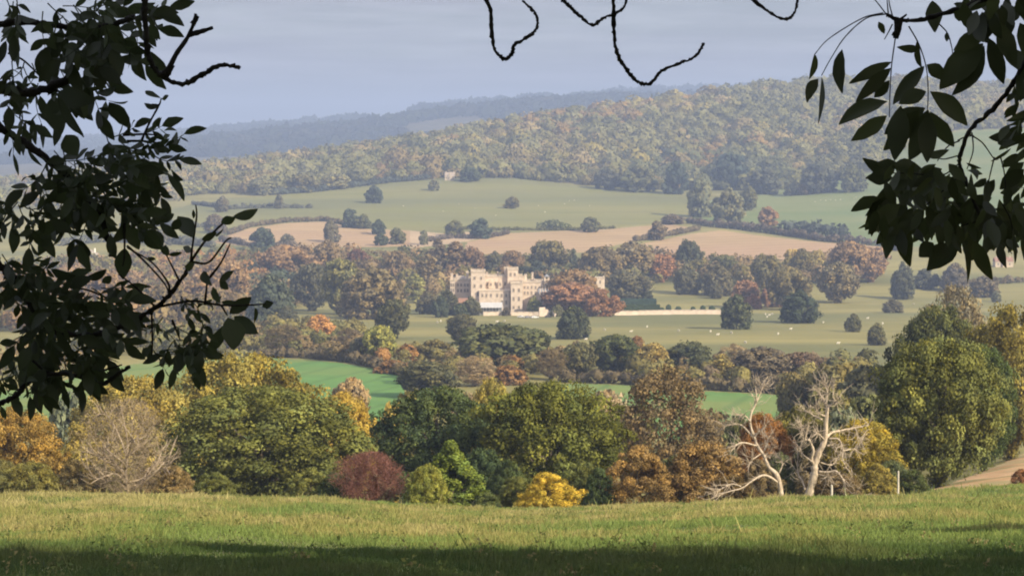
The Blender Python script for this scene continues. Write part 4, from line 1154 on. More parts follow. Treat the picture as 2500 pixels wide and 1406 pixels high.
for i, px in enumerate((1616, 1632, 1656, 1692, 1716, 1738, 1765)):
    clipped('clipped round topiary bush in the row behind the garden wall', 'topiary_bush', 'topiary', px, 1208 + (i % 2) * 12, 2.8 + (i * 7 % 3) * .5, 2.8, 3.2 + (i * 5 % 3) * .6, 'deep', 310 + i, 'topiary bushes behind the garden wall', True)
clipped('low clipped hedge along the topiary row', 'box_hedge', 'hedge', 1690, 1198, 34, 2, 1.7, 'moss', 330)

# ------------------------------------------------------------------ sheep, cars
def sheep_mesh(seed):
    """one continuous body: barrel, neck, head, ears, four jointed legs"""
    me = bpy.data.meshes.new('sheep'); v, e, r = [], [], []
    def n(p, rad, par=None):
        v.append(p); r.append(rad)
        if par is not None: e.append((par, len(v) - 1))
        return len(v) - 1
    a = n((0, 0, .62), .25); b_ = n((.32, 0, .64), .25, a); c = n((-.32, 0, .63), .24, a)
    grazing = seed % 3 != 0
    nk = n((.52, 0, .66 if not grazing else .55), .14, b_); hd = n((.68, 0, .86), .1, nk) if not grazing else n((.68, 0, .3), .1, nk)
    n((.82, 0, .8), .07, hd) if not grazing else n((.74, 0, .14), .07, hd)
    for s in (-1, 1):
        n((.66, .16 * s, .9 if not grazing else .38), .03, hd)
        k_ = n((.34, .15 * s, .38), .07, b_); k2 = n((.35, .15 * s, .2), .04, k_); n((.34, .15 * s, .0), .04, k2)
        k_ = n((-.36, .15 * s, .4), .09, c); k2 = n((-.44, .15 * s, .22), .045, k_); n((-.38, .15 * s, .0), .04, k2)
    n((-.6, 0, .6), .06, c)
    me.from_pydata(v, e, [])
    o = bpy.data.objects.new('sheep', me); COL.objects.link(o)
    sk = o.modifiers.new('skin', 'SKIN'); o.modifiers.new('sub', 'SUBSURF').levels = 1
    for i, q in enumerate(me.skin_vertices[0].data): q.radius = (r[i], r[i])
    me.skin_vertices[0].data[0].use_root = True
    dg = bpy.context.evaluated_depsgraph_get(); m2 = bpy.data.meshes.new_from_object(o.evaluated_get(dg))
    m2.materials.clear(); m2.materials.append(M['wool']); bpy.data.objects.remove(o)
    return m2
SM = [sheep_mesh(0), sheep_mesh(1), sheep_mesh(2)]
flocks = [
    ('sheep on the pale upper pasture', 'white sheep grazing on the pale upper pasture below the wood', [(1082, 518), (1160, 510), (1315, 504), (1378, 500), (1390, 492), (1402, 491), (1210, 528), (1120, 500), (985, 505), (1330, 520), (1440, 505)]),
    ('sheep on the green upper right pasture', 'white sheep on the green pasture right of the tree clump', [(2004, 490), (2016, 491), (2028, 490), (2040, 491), (2052, 490), (2085, 486), (2090, 484), (1990, 495)]),
    ('sheep in the park meadow', 'white sheep grazing in the park meadow below the castle', [(1657, 810), (1735, 812), (1752, 820), (1786, 816), (1900, 818), (2046, 841), (2122, 842), (2155, 792), (2118, 780), (1068, 790), (1076, 786), (1213, 788), (1232, 787), (1246, 796), (1430, 832), (1476, 808), (1580, 800), (1930, 806), (1820, 840), (2010, 790), (1540, 812), (2230, 745)]),
    ('sheep between the two big park trees', 'white sheep in the huddle between two dark park trees', [(1869, 770), (1878, 772), (1885, 769), (1873, 776), (1862, 745)])]
ng = 0
for grp, lab, pts in flocks:
    for (px, row) in pts:
        D = find_D(px, row); x, y, z = on_ground(px, D)
        o = bpy.data.objects.new('sheep', SM[ng % 3]); COL.objects.link(o); o.location = (x, y, z)
        o.rotation_euler[2] = ng * 2.1; o.scale = (1.35, 1.35, 1.35); tag(o, lab, 'sheep', grp); ng += 1

def car(label, px, D, body, rz, grp='cars parked below the castle'):
    x, y, z = on_ground(px, D); r = thing('parked_car', (x, y, z), label, 'car', grp, rz)
    m = noise_mat('car_paint', body, tuple(c * .9 for c in body), 3, rough=.35)
    b = MB(); L, W = 2.1, .85
    prof = [(-L, .35), (-L, .8), (-1.75, .95), (-1.3, 1.4), (.3, 1.42), (.95, .95), (1.95, .82), (L, .6), (L, .35)]
    n = len(prof); v = [(p[0], -W, p[1]) for p in prof] + [(p[0], W, p[1]) for p in prof]
    b.add(v, [(i, (i + 1) % n, n + (i + 1) % n, n + i) for i in range(n)] + [tuple(range(n))[::-1], tuple(range(n, 2 * n))]); b.build('body', m, r)
    for s in (-1, 1):
        b = MB(); b.add([(-1.5, s * (W + .01), .98), (-1.2, s * (W + .01), 1.34), (.25, s * (W + .01), 1.34), (.75, s * (W + .01), .98)], [(0, 1, 2, 3)]); b.build('side_window', M['glass'], r)
        for xx in (-1.3, 1.3):
            b = MB()
            a = [2 * math.pi * i / 12 for i in range(12)]
            b.add([(xx + .33 * math.cos(t), s * W - .1, .33 + .33 * math.sin(t)) for t in a] + [(xx + .33 * math.cos(t), s * W + .1, .33 + .33 * math.sin(t)) for t in a],
                  [(i, (i + 1) % 12, 12 + (i + 1) % 12, 12 + i) for i in range(12)] + [tuple(range(12)), tuple(range(12, 24))]); b.build('wheel', M['glass'], r)
car('white car parked below the ruined wall', 1306, 1126, (.75, .75, .74), .3)
car('grey car parked beside the white one', 1290, 1130, (.2, .2, .21), .5)
car('dark car parked at the end of the ruined wall', 1338, 1132, (.03, .03, .035), 0.1)
car('silver car parked under the terrace wall', 1272, 1134, (.55, .55, .55), -.2)
# ------------------------------------------------------------------ meadow grass, posts
def grass():
    rng = np.random.default_rng(90); N = 560000
    u = rng.random(N); D = 33 + (172 - 33) * u ** 1.25
    x = rng.uniform(-1, 1, N) * (D * .30 + 2); z = ground_z(x, D)
    px, row = project(x, D, z)
    patch = vnoise(x * .35, D * .22, 7); fine = vnoise(x * 1.6, D * 1.1, 8); broad = vnoise(x * .06, D * .07, 9)
    tus = vnoise(x * .9, D * .55, 15)
    h = (.07 + .2 * fine * patch + .26 * np.clip(tus - .45, 0, 1) ** 1.2) * rng.uniform(.6, 1.5, N) * np.clip(D / 60, .9, 1.4)
    tall = rng.random(N) < .007 * (.4 + patch); h[tall] *= rng.uniform(1.6, 2.8, tall.sum())
    wd = (.009 + .00022 * D) * rng.uniform(.6, 1.4, N)
    a = rng.uniform(0, 6.28, N); sx, sy = np.cos(a) * wd, np.sin(a) * wd * .5
    lx, ly = rng.normal(0, .35, N) * h, rng.normal(0, .35, N) * h
    base = np.stack([x, D, z - .03], 1)
    v = np.stack([base + np.stack([-sx, -sy, 0 * sx], 1), base + np.stack([sx, sy, 0 * sx], 1), base + np.stack([lx + sx * .25, ly, h], 1), base + np.stack([lx - sx * .25, ly, h * .96], 1)], 1).reshape(-1, 3)
    f = np.arange(4 * N).reshape(N, 4)
    green, straw, olive, dark = np.array([.125, .165, .048]), np.array([.27, .235, .10]), np.array([.19, .18, .06]), np.array([.08, .11, .033])
    right = np.clip((px - 1500) / 900, 0, 1)
    t = np.clip(.25 + 1.5 * (patch - .45) + .9 * (broad - .5) - .22 * right + rng.normal(0, .16, N) - .35 * np.clip((56 - D) / 10, 0, 1), 0, 1)[:, None]  # near strip turned greener to carry the colour of the tree shadow
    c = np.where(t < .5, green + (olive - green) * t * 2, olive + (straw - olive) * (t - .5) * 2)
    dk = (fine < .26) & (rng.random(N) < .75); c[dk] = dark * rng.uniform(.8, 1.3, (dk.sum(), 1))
    lush_shade = np.clip((57 - D) / 8, 0, 1)[:, None]; c = c * (1 - .75 * lush_shade) + np.array([.055, .088, .03]) * .75 * lush_shade  # greener near grass, with the trees' shadow deepened in the blade colour
    c = c * (1.3 - .35 * lush_shade) * rng.uniform(.78, 1.22, (N, 1))
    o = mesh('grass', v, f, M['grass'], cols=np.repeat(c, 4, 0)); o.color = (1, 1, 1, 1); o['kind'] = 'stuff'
    # taller rank weeds, thickest where the bottom of the frame lies
    n = 1500; D = rng.uniform(36, 140, n)
    x = rng.uniform(-1, 1, n) * D * .3; z = ground_z(x, D); k_ = vnoise(x * .4, D * .3, 12) > .6; x, D, z = x[k_], D[k_], z[k_]; n = len(x)
    m = 14; hh = rng.uniform(.2, .5, n)
    p = np.stack([x, D, z], 1)[:, None] + rng.normal(size=(n, m, 3)) * (hh * .28)[:, None, None] * np.array([1, 1, .4]) + np.stack([0 * hh, 0 * hh, hh], 1)[:, None] * rng.uniform(0, 1, (n, m, 1))
    v, f = cards(p.reshape(-1, 3), unit(rng.normal(size=(n * m, 3)) + np.array([0, 0, .4])), .07, rng, 1.8)
    c = np.array([[.09, .12, .04], [.13, .14, .05], [.2, .17, .075], [.11, .13, .04]])[rng.integers(0, 4, n)]
    c = np.repeat(c, m * 4, 0) * np.repeat(rng.uniform(.75, 1.25, (n * m, 1)), 4, 0)
    o = mesh('weeds', v, f, M['grass'], cols=c); o.color = (1, 1, 1, 1); o['kind'] = 'stuff'
grass()

def post(label, px, D, top, r):
    x, y, z = on_ground(px, D); h = float(at(px, top, D)[2]) - z
    b = MB(); b.tube([(0, 0, -.3), (.01, 0, h * .5), (0, 0, h)], [r, r * .95, r * .85], 8); b.cyl(0, 0, h, h + .03, r * .9, r * .4, 8)
    o = b.build('fence_post', M['post'], smooth=False); o.location = (x, y, z); tag(o, label, 'post', None)
post('tall thin pale post standing right of the dead tree', 2192, 160, 1150, .09)
post('short pale stake below the arms of the dead tree', 2030, 162, 1184, .10)

# ------------------------------------------------------------------ bleached dead tree, two stems from one root
def dead_tree():
    D = 166.0; q = lambda zx, zy: (1700 + zx / 3.125, 850 + zy / 3.125)
    rng = np.random.default_rng(12)
    bx, by, bz = on_ground(1955, D)
    root = thing('dead_tree', (bx, by, bz), 'bleached leafless dead tree with two crooked stems on the meadow crest', 'dead tree')
    S = K * D
    def line(b, pts, r0, r1, dy0=0, dy1=0, n=None):
        P3 = np.array([at(*q(a, c), D) for a, c in pts]); P3[:, 1] += np.linspace(dy0, dy1, len(pts))
        P3 = P3 - np.array([bx, by, bz]); n = n or len(pts) * 4
        L = smooth_line(P3, n); L += rng.normal(size=L.shape) * .02 * np.linspace(0, 1, n)[:, None]
        b.tube(L, np.linspace(r0 * .92 * S / 3.125, r1 * .85 * S / 3.125, n), 7, .1, rng)
        return L
    def twigs(b, L, k_, ln, r):
        for _ in range(k_):
            i = rng.integers(len(L) // 3, len(L)); p = L[i]; d = unit(L[min(i + 1, len(L) - 1)] - L[i - 1] + rng.normal(size=3) * .12 + np.array([0, 0, .05]))
            d = unit(d + rng.normal(size=3) * .8); l_ = ln * rng.uniform(.5, 1.2)
            m = p + d * l_ * .5 + rng.normal(size=3) * l_ * .1; e = p + d * l_ + rng.normal(size=3) * l_ * .18
            b.tube([p, m, e], [r, r * .7, r * .3], 5)
            if rng.random() < .6:
                e2 = m + unit(d + rng.normal(size=3)) * l_ * .5; b.tube([m, e2], [r * .6, r * .25], 5)
    # stems
    for pts, r0, r1, dy in [([(830, 1220), (860, 1110), (900, 960), (905, 890), (940, 790), (985, 690), (990, 560), (1000, 440)], 40, 15, 0),
                            ([(665, 1190), (650, 1100), (625, 980), (560, 915), (525, 830), (480, 760), (455, 690)], 21, 11, 1.5)]:
        b = MB(); L = line(b, pts, r0, r1, 0, dy); b.build('trunk', M['deadwood'], root, smooth=True)
    br = [([(455, 690), (430, 600), (440, 520), (480, 440), (480, 340), (470, 310)], 12, 4, 1.5, 2.5), ([(480, 440), (530, 340), (545, 320)], 6, 3, 2, 3), ([(430, 580), (370, 520), (300, 510)], 7, 2.5, 1.5, 0),
          ([(450, 700), (380, 625), (330, 615), (230, 620)], 9, 3, 1.5, 3), ([(455, 700), (500, 650), (545, 600)], 8, 3, 1.5, 1), ([(470, 760), (360, 725), (300, 740), (230, 800)], 8, 3, 1.2, -1),
          ([(520, 820), (560, 740), (575, 720)], 7, 3, 1.2, 2), ([(520, 820), (580, 860), (560, 830), (545, 770)], 6, 2.5, 1.2, 2), ([(640, 1040), (560, 980), (500, 958), (420, 985), (330, 1035), (200, 1060), (80, 1100)], 11, 3, .5, -3),
          ([(330, 1035), (250, 1015), (150, 1060), (60, 1085)], 6, 2.5, -1, -2), ([(500, 820), (430, 860), (405, 885)], 6, 2.5, 1, 0), ([(640, 960), (670, 890), (620, 820)], 6, 2.5, .6, 1.5),
          ([(905, 900), (875, 840), (885, 770), (850, 690), (815, 680), (835, 580), (838, 545)], 17, 5, 0, -1.5), ([(830, 640), (800, 610), (785, 595)], 8, 3, -1, -1.2), ([(880, 860), (800, 790), (830, 700)], 6, 3, -.5, 1),
          ([(1000, 440), (960, 370), (935, 320)], 11, 4, 0, 1), ([(1000, 440), (1055, 410), (1070, 380)], 9, 3, 0, -1), ([(990, 430), (1005, 340), (985, 275)], 9, 3, 0, .5), ([(985, 520), (930, 490), (900, 440)], 9, 3, 0, -1), ([(960, 545), (905, 520), (850, 492), (810, 495)], 9, 3, 0, 1),
          ([(985, 690), (1040, 650), (1120, 640), (1250, 620), (1350, 615)], 13, 3, 0, 2), ([(1230, 625), (1250, 690), (1290, 735)], 6, 2.5, 1, 2), ([(980, 700), (930, 650), (905, 630)], 9, 3, 0, -1), ([(1000, 745), (1050, 745)], 8, 4, 0, .5),
          ([(1010, 690), (1080, 690), (1110, 760), (1105, 830), (1130, 900)], 9, 4, 0, -1), ([(1110, 775), (1200, 770), (1240, 790)], 6, 2.5, -.5, 1), ([(930, 940), (1000, 940), (1060, 930), (1110, 1000), (1125, 1110), (1180, 1100), (1280, 1150)], 11, 4, 0, -2),
          ([(950, 870), (1040, 900), (1110, 860)], 7, 3, 0, 1.5), ([(930, 960), (985, 970), (1010, 965)], 7, 3, 0, -1), ([(830, 1080), (820, 1030), (790, 960), (800, 810)], 9, 3, 0, 2), ([(1180, 1100), (1250, 1105), (1300, 1145)], 5, 2.5, -1.5, -2)]
    for pts, r0, r1, d0, d1 in br:
        b = MB(); L = line(b, pts, r0, r1, d0, d1); twigs(b, L, 20, 1.5, .026); b.build('branch', M['deadwood'], root, smooth=True)
dead_tree()

# ------------------------------------------------------------------ the two ash trees at the viewpoint
def leaf_geo(b, base, tip, width, rng, nrm=None):
    """one pointed leaflet: cupped blade with a folded midrib and a short stalk"""
    base, tip = np.asarray(base), np.asarray(tip); ax = tip - base; L = np.linalg.norm(ax); ax = ax / L
    n = nrm if nrm is not None else np.array([0, -1.0, 0]) + rng.normal(size=3) * .42
    sd = unit(np.cross(ax, n)); n = np.cross(sd, ax)
    ts = np.array([0, .1, .24, .4, .56, .72, .86, .95, 1]); ws = np.array([.03, .42, .8, 1, .97, .76, .44, .2, .0]) * width / 2
    ws = ws * (1 + rng.normal(0, .05, len(ws)))
    curl = rng.normal(.0, .12) * L; fold = rng.uniform(.1, .3); sweep = rng.normal(0, .07) * L
    c = [base + ax * L * t + n * curl * (t - t * t) * 2 + sd * sweep * (t - t * t) * 3 for t in ts]
    v = []
    for p, w_ in zip(c, ws):
        v += [p - sd * w_ + n * w_ * fold, p, p + sd * w_ + n * w_ * fold]
    f = []
    for i in range(len(ts) - 1):
        k_ = i * 3; f += [(k_, k_ + 1, k_ + 4, k_ + 3), (k_ + 1, k_ + 2, k_ + 5, k_ + 4)]
    b.add(v, f)

def build_ash(label, loc, side):
    root = thing('ash_tree', loc, label, 'tree')
    l0 = np.array(loc)
    gzb = loc[2]
    rng = np.random.default_rng(20 + side)
    return root, l0, rng

def px3(p, D): return at(p[0], p[1], D)

def limb(root, l0, name, pts, D, r0, r1, mat='darkbark', knob=.12, extra=None, rng=None, dep=None):
    """a hanging limb: points as seen, each at its own distance"""
    P3 = np.array([px3(p, D if dep is None else d_) for p, d_ in zip(pts, dep if dep is not None else [D] * len(pts))])
    if extra is not None:
        E = np.array(extra); t_ = np.array([0, .35, .6, .78, .89, .95])[:, None]
        P3 = np.vstack([E[:-1], E[-1] * (1 - t_) + P3[0] * t_, P3])
    n = len(P3) * 7; L = smooth_line(P3, n); b = MB()
    L = L + rng.normal(size=L.shape) * r0 * .10
    b.tube(L - l0, np.linspace(r0, r1, n), 8, knob, rng)
    # knuckles of old bud scars
    for i in range(4, n - 2, 3):
        if rng.random() < .6:
            d = unit(rng.normal(size=3)); r = r0 + (r1 - r0) * i / n
            b.tube([L[i] - l0, L[i] - l0 + d * r * 1.5], [r * .8, r * .4], 6)
    o = b.build(name, M[mat], root, smooth=True)
    return o, L

def clothe(b, L, l0, rng, n):
    """hanging leaves along the stretch of a limb that leaves the picture"""
    px, row = project(L[:, 0], L[:, 1], L[:, 2])
    out = L[(px < -190) | (px > 2600)]
    out = out[len(out) // 5:]
    for _ in range(n if len(out) else 0):
        p = out[rng.integers(len(out))] + rng.normal(size=3) * np.array([.07, .07, .05]) - np.array([0, 0, .06])
        a = unit(np.array([rng.normal() * .5, rng.normal() * .4, -1.0])); l_ = rng.uniform(.06, .11)
        leaf_geo(b, p - l0, p + a * l_ - l0, l_ * .44, rng)

def trees_overhead():
    # ---- right hand tree
    zr = gz(5.2, 1.5)
    rt, l0, rng = build_ash('overhanging ash tree, its hanging leaves framing the view on the right', (5.2, 1.5, zr), 1)
    b = MB(); tp = smooth_line([(0, 0, -.5), (.1, -.1, 1.5), (.1, -.3, 4), (.6, -1.2, 8), (1.0, -2, 12)], 14); b.tube(tp, np.linspace(.42, .12, 14), 12, .04, rng); b.build('trunk', M['bark'], rt, smooth=True)
    A = lambda p: np.array(p) + l0
    # limb that carries the bare twigs, over the viewer's head and out of the picture
    ov = smooth_line([A((.1, -.3, 3.2)), (3.2, 2.6, 2.0), (1.6, 3.3, 1.05), (.4, 3.5, .72), (-.7, 3.6, .7)], 30)
    b = MB(); b.tube(ov - l0, np.linspace(.09, .02, 30), 8, .08, rng); b.build('limb', M['darkbark'], rt, smooth=True)
    q = lambda zx, zy: (1000 + zx / 2.778, zy / 2.778)
    D = 3.4; r = 5.6 * K * D
    for pts, ex, f_ in [([q(500, -30), q(545, 60), q(555, 200), q(575, 330), q(615, 385), q(655, 402), q(695, 365), q(710, 310), q(780, 265), q(848, 215), q(868, 150), q(850, 90), q(800, 40), q(765, 5)], (px3(q(480, -200), D) + np.array([0, .1, .25])), 1.0),
                        ([q(1030, -10), q(1090, 50), q(1150, 105), q(1240, 172), q(1310, 125), q(1400, 90), q(1455, 50), q(1475, -20)], (px3(q(900, -200), D) + np.array([0, .1, .2])), 1.0),
                        ([q(1385, -40), q(1385, 130), q(1395, 310), q(1425, 400), q(1480, 485), q(1540, 550), q(1590, 572), q(1640, 562), q(1705, 485), q(1830, 430), q(1920, 395), q(1970, 345), q(1996, 290)], (px3(q(1390, -300), D) + np.array([0, .1, .2])), 1.05),
                        ([q(2200, -110), q(2320, -5), q(2480, 110), q(2560, 130), (1940, 30), (1950, -12)], (px3(q(2150, -260), D) + np.array([0, .1, .2])), 1.0)]:
        limb(rt, l0, 'bare_twig', pts, D, r * 1.1 * f_, r * .55 * f_, extra=[ex], rng=rng, knob=.2)
    z = lambda zx, zy: (1900 + zx / 2.008, zy / 2.008)
    DR = 3.2; u = K * DR / 2.008
    def stalk(par, pts, w_, D=DR, dy=None):
        b = MB()
        P3 = np.array([px3(z(*p), D) for p in pts])
        if dy is not None: P3[:, 1] += np.linspace(0, dy, len(pts))
        n = len(pts) * 5; L = smooth_line(P3, n); b.tube(L - l0, np.linspace(w_, w_ * .6, n) * u / 2, 6, .05, rng); b.build('leaf_stalk', M['darkbark'], par, smooth=True)
    def put(b, lst, D=DR):
        for (bx, by, tx, ty, w_) in lst:
            d0 = D + rng.normal(0, .06); P0 = px3(z(bx, by), d0); P1 = px3(z(tx, ty), d0 + rng.normal(0, .02)); leaf_geo(b, P0 - l0, P1 - l0, w_ * .9 * u, rng)
    def fill(b, n, cx, cy, rx, ry, ang, L, D=DR, spread=.5, tips=False):
        for _ in range(round(n * .95)):
            t, rr = rng.uniform(0, 6.28), math.sqrt(rng.random()); x, y = cx + rx * rr * math.cos(t), cy + ry * rr * math.sin(t)
            a = ang + rng.normal() * spread; l_ = L * .88 * rng.uniform(.7, 1.2)
            d0 = D + rng.uniform(-.15, .3); P0 = px3(z(x, y), d0); P1 = px3(z(x + l_ * math.sin(a), y + l_ * math.cos(a)), d0 + rng.normal(0, .03)); leaf_geo(b, P0 - l0, P1 - l0, l_ * rng.uniform(.38, .5) * u, rng)
    def leaves(par, b):
        o = b.build('leaves', M['twigleaf'], par, smooth=True)
        a = o.data.color_attributes.new('Col', 'FLOAT_COLOR', 'POINT'); n = len(o.data.vertices)
        cc = np.ones((n, 4), np.float32); k_ = np.repeat(rng.uniform(.65, 1.4, (n // 27 + 1, 1)), 27, 0)[:n]; cc[:, :3] = k_; a.data.foreach_set('color', cc.ravel())
        o.color = (.04, .05, .02, 1)
    # upper branch with the long drooping stalks
    o, L = limb(rt, l0, 'leafy_branch', [z(1290, -140), z(1205, -60), z(970, 12), z(850, 55), z(700, 98), z(600, 100), z(530, 72)], DR, 18 * u, 9 * u, extra=[A((.1, -.3, 2.9))], rng=rng)
    for pts in [[(530, 70), (430, 92), (330, 180), (260, 285), (212, 372)], [(515, 65), (410, 92), (250, 190), (178, 268)], [(575, 180), (556, 320), (548, 450), (545, 575)], [(640, 130), (690, 220), (725, 330), (735, 450), (730, 560)],
                [(530, 72), (490, 20), (440, -40)], [(540, 75), (535, 20), (530, -40)], [(560, 80), (545, 20), (540, -40)], [(560, 120), (540, 160), (520, 195)], [(790, 120), (830, 165), (850, 230), (855, 265)]]:
        stalk(o, pts, 7)
    for pts, w_ in [([(590, 100), (585, 150), (575, 190)], 44), ([(560, 165), (590, 180)], 24), ([(600, 95), (630, 72)], 14)]: stalk(o, pts, w_)
    b = MB()
    put(b, [(178, 265, 150, 392, 54), (196, 388, 140, 505, 66), (213, 378, 195, 612, 46), (313, 243, 315, 462, 70), (556, 305, 345, 412, 66), (552, 335, 378, 503, 84), (545, 395, 470, 480, 60), (535, 498, 295, 614, 92), (532, 568, 356, 692, 84),
            (690, 232, 580, 232, 62), (680, 200, 705, 335, 66), (716, 325, 562, 515, 92), (728, 318, 830, 395, 76), (1004, 215, 790, 440, 150), (1010, 225, 850, 470, 100), (745, 450, 928, 618, 100), (745, 548, 862, 722, 92), (725, 450, 590, 510, 84),
            (735, 540, 640, 790, 120), (720, 530, 520, 660, 120), (735, 560, 730, 800, 110), (690, 540, 515, 740, 130), (600, 520, 570, 790, 120),
            (1015, 165, 858, 250, 96), (1035, 190, 1106, 415, 98), (1078, 105, 1168, 332, 116), (755, 5, 768, 162, 90), (492, 108, 520, 168, 34), (825, 160, 826, 206, 26), (860, 60, 930, 95, 60),
            (1045, 40, 1010, 200, 110), (1150, 30, 1140, 110, 80), (1060, -20, 900, 60, 90), (1180, -20, 1215, 110, 90), (860, 20, 960, 80, 60), (1000, 60, 1010, 210, 110)])
    fill(b, 26, 1040, 20, 170, 75, .3, 150)
    clothe(b, L, l0, rng, 130)
    leaves(o, b)
    # right edge branch, sloping down to the dense lower spray
    o, L = limb(rt, l0, 'leafy_branch', [z(1290, 180), z(1205, 320), z(1130, 440), z(1050, 540), z(940, 640), z(890, 770), z(905, 850), z(960, 990), z(1010, 1120)], DR + .1, 19 * u, 8 * u, extra=[A((.1, -.3, 2.4)), np.array([2.4, 2.8, .7])], rng=rng)
    for pts in [[(930, 655), (1000, 700), (1060, 780), (1090, 770)], [(890, 690), (830, 720), (780, 790)], [(880, 765), (800, 780), (740, 742)], [(950, 650), (955, 740), (925, 830)], [(1060, 770), (1040, 850), (1030, 900)], [(1090, 770), (1110, 860), (1115, 980)], [(890, 800), (800, 860), (640, 850), (540, 850)],
                [(900, 850), (780, 960), (660, 1060)], [(1000, 1080), (880, 1120), (850, 1210)], [(880, 690), (910, 675), (960, 665)], [(1100, 1000), (1140, 1080), (1150, 1150)]]:
        stalk(o, pts, 8, DR + .1)
    b = MB()
    put(b, [(560, 1110, 528, 1272, 74), (640, 1095, 648, 1308, 104), (885, 1195, 728, 1328, 116), (905, 1185, 926, 1392, 108), (955, 1180, 1052, 1374, 84), (1150, 1120, 1160, 1296, 96), (545, 850, 412, 775, 70), (560, 870, 440, 880, 90), (600, 820, 480, 800, 60),
            (520, 920, 425, 1060, 110), (560, 950, 425, 1130, 120), (520, 1080, 390, 1122, 34), (600, 1000, 440, 1150, 110), (1020, 875, 950, 915, 44), (1205, 830, 1085, 930, 90), (1030, 880, 1010, 1010, 60), (1060, 880, 1020, 990, 60),
            (760, 1190, 690, 1260, 100), (820, 1190, 760, 1270, 110), (1060, 1180, 1100, 1230, 60)], DR + .05)
    fill(b, 50, 700, 860, 190, 90, .1, 140, DR + .1, .7); fill(b, 70, 720, 1010, 260, 130, -.1, 150, DR + .1, .5); fill(b, 46, 960, 1050, 170, 120, .2, 150, DR + .15, .5)
    fill(b, 22, 1130, 1090, 90, 110, .1, 140, DR + .15, .5); fill(b, 34, 1195, 640, 80, 160, -.9, 120, DR + .2, .5); fill(b, 14, 1190, 930, 70, 90, -.4, 130, DR + .2, .5); fill(b, 14, 900, 850, 70, 60, .2, 110, DR + .1, .5); fill(b, 12, 1190, 440, 40, 40, -.2, 100, DR + .2, .5)
    clothe(b, L, l0, rng, 130)
    leaves(o, b)
    # ---- left hand tree
    zl = gz(-4.8, 2.0)
    lt, l0, rng = build_ash('overhanging ash tree, dense dark leaves framing the view on the left', (-4.8, 2.0, zl), 2)
    b = MB(); tp = smooth_line([(0, 0, -.5), (-.1, .1, 1.5), (0, -.2, 4), (-.5, -1, 8), (-.8, -2, 11)], 14); b.tube(tp, np.linspace(.4, .12, 14), 12, .04, rng); b.build('trunk', M['bark'], lt, smooth=True)
    A = lambda p: np.array(p) + l0
    z = lambda x, y: (x, y); DL = 3.6; u = K * DL
    DENS = .82
    def compound(b, bs, x, y, ang, ln, pairs, L, D):
        """a feather shaped ash leaf: thin rachis with leaflets in pairs"""
        pts = []
        cv = rng.normal(0, .35)
        for i in range(6):
            t = i / 5; a = ang + cv * t; pts.append((x + ln * t * math.sin(a), y + ln * t * math.cos(a)))
        d0 = D + rng.uniform(-.25, .35); P3 = np.array([px3(p, d0) for p in pts]); bs.tube(P3 - l0, np.linspace(3.4, 1.6, 6) * u / 2, 5)
        for k_ in range(pairs):
            t = .3 + .7 * k_ / max(pairs - .5, 1); i = min(int(t * 5), 4); f_ = t * 5 - i
            cx, cy = pts[i][0] * (1 - f_) + pts[i + 1][0] * f_, pts[i][1] * (1 - f_) + pts[i + 1][1] * f_
            for s in (-1, 1):
                a = ang + cv * t + s * rng.uniform(.5, 1.0); l_ = L * .67 * rng.uniform(.7, 1.15)
                P0 = px3((cx, cy), d0); P1 = px3((cx + l_ * math.sin(a), cy + l_ * math.cos(a)), d0 + rng.normal(0, .05)); leaf_geo(b, P0 - l0, P1 - l0, l_ * rng.uniform(.34, .48) * u, rng)
        a = ang + cv; l_ = L * 1.1; P0 = px3(pts[-1], d0); P1 = px3((pts[-1][0] + l_ * math.sin(a), pts[-1][1] + l_ * math.cos(a)), d0); leaf_geo(b, P0 - l0, P1 - l0, l_ * .42 * u, rng)
    def spray(b, bs, n, cx, cy, rx, ry, ang, ln=110, pairs=3, L=70, D=DL, spread=.6):
        for _ in range(max(1, round(n))):
            t, rr = rng.uniform(0, 6.28), math.sqrt(rng.random()); compound(b, bs, cx + rx * rr * math.cos(t), cy + ry * rr * math.sin(t), ang + rng.normal() * spread, ln * rng.uniform(.7, 1.2), pairs, L, D)
    def put2(b, lst, D=DL):
        for (bx, by, tx, ty, w_) in lst:
            d0 = D + rng.normal(0, .08); leaf_geo(b, px3((bx, by), d0) - l0, px3((tx, ty), d0 + rng.normal(0, .03)) - l0, w_ * u, rng)
    def st2(par, pts, w_, D=DL, nm='leaf_stalk'):
        b = MB()
        P3 = np.array([px3(p, D) for p in pts]); n = len(pts) * 5; L = smooth_line(P3, n); b.tube(L - l0, np.linspace(w_, w_ * .5, n) * u / 2, 6, .06, rng); b.build(nm, M['darkbark'], par, smooth=True)
    # knobbly bare twig in the sky
    r = 11 * K * 3.4
    o, L = limb(lt, l0, 'bare_twig', [(352, -60), (352, 0), (354, 60), (362, 130), (380, 172), (405, 192), (450, 205), (500, 180), (540, 160), (588, 165)], 3.4, r, r * .45, extra=[A((-.1, .1, 3.4)), np.array([-1.9, 3.2, .75])], rng=rng, knob=.16)
    for pts in [[(392, 185), (410, 170), (432, 130), (458, 92), (472, 60), (478, 34)], [(462, 85), (490, 78), (520, 68)], [(470, 60), (484, 40)], [(405, 188), (424, 160)]]:
        st2(o, pts, 15, 3.4, 'side_twig')
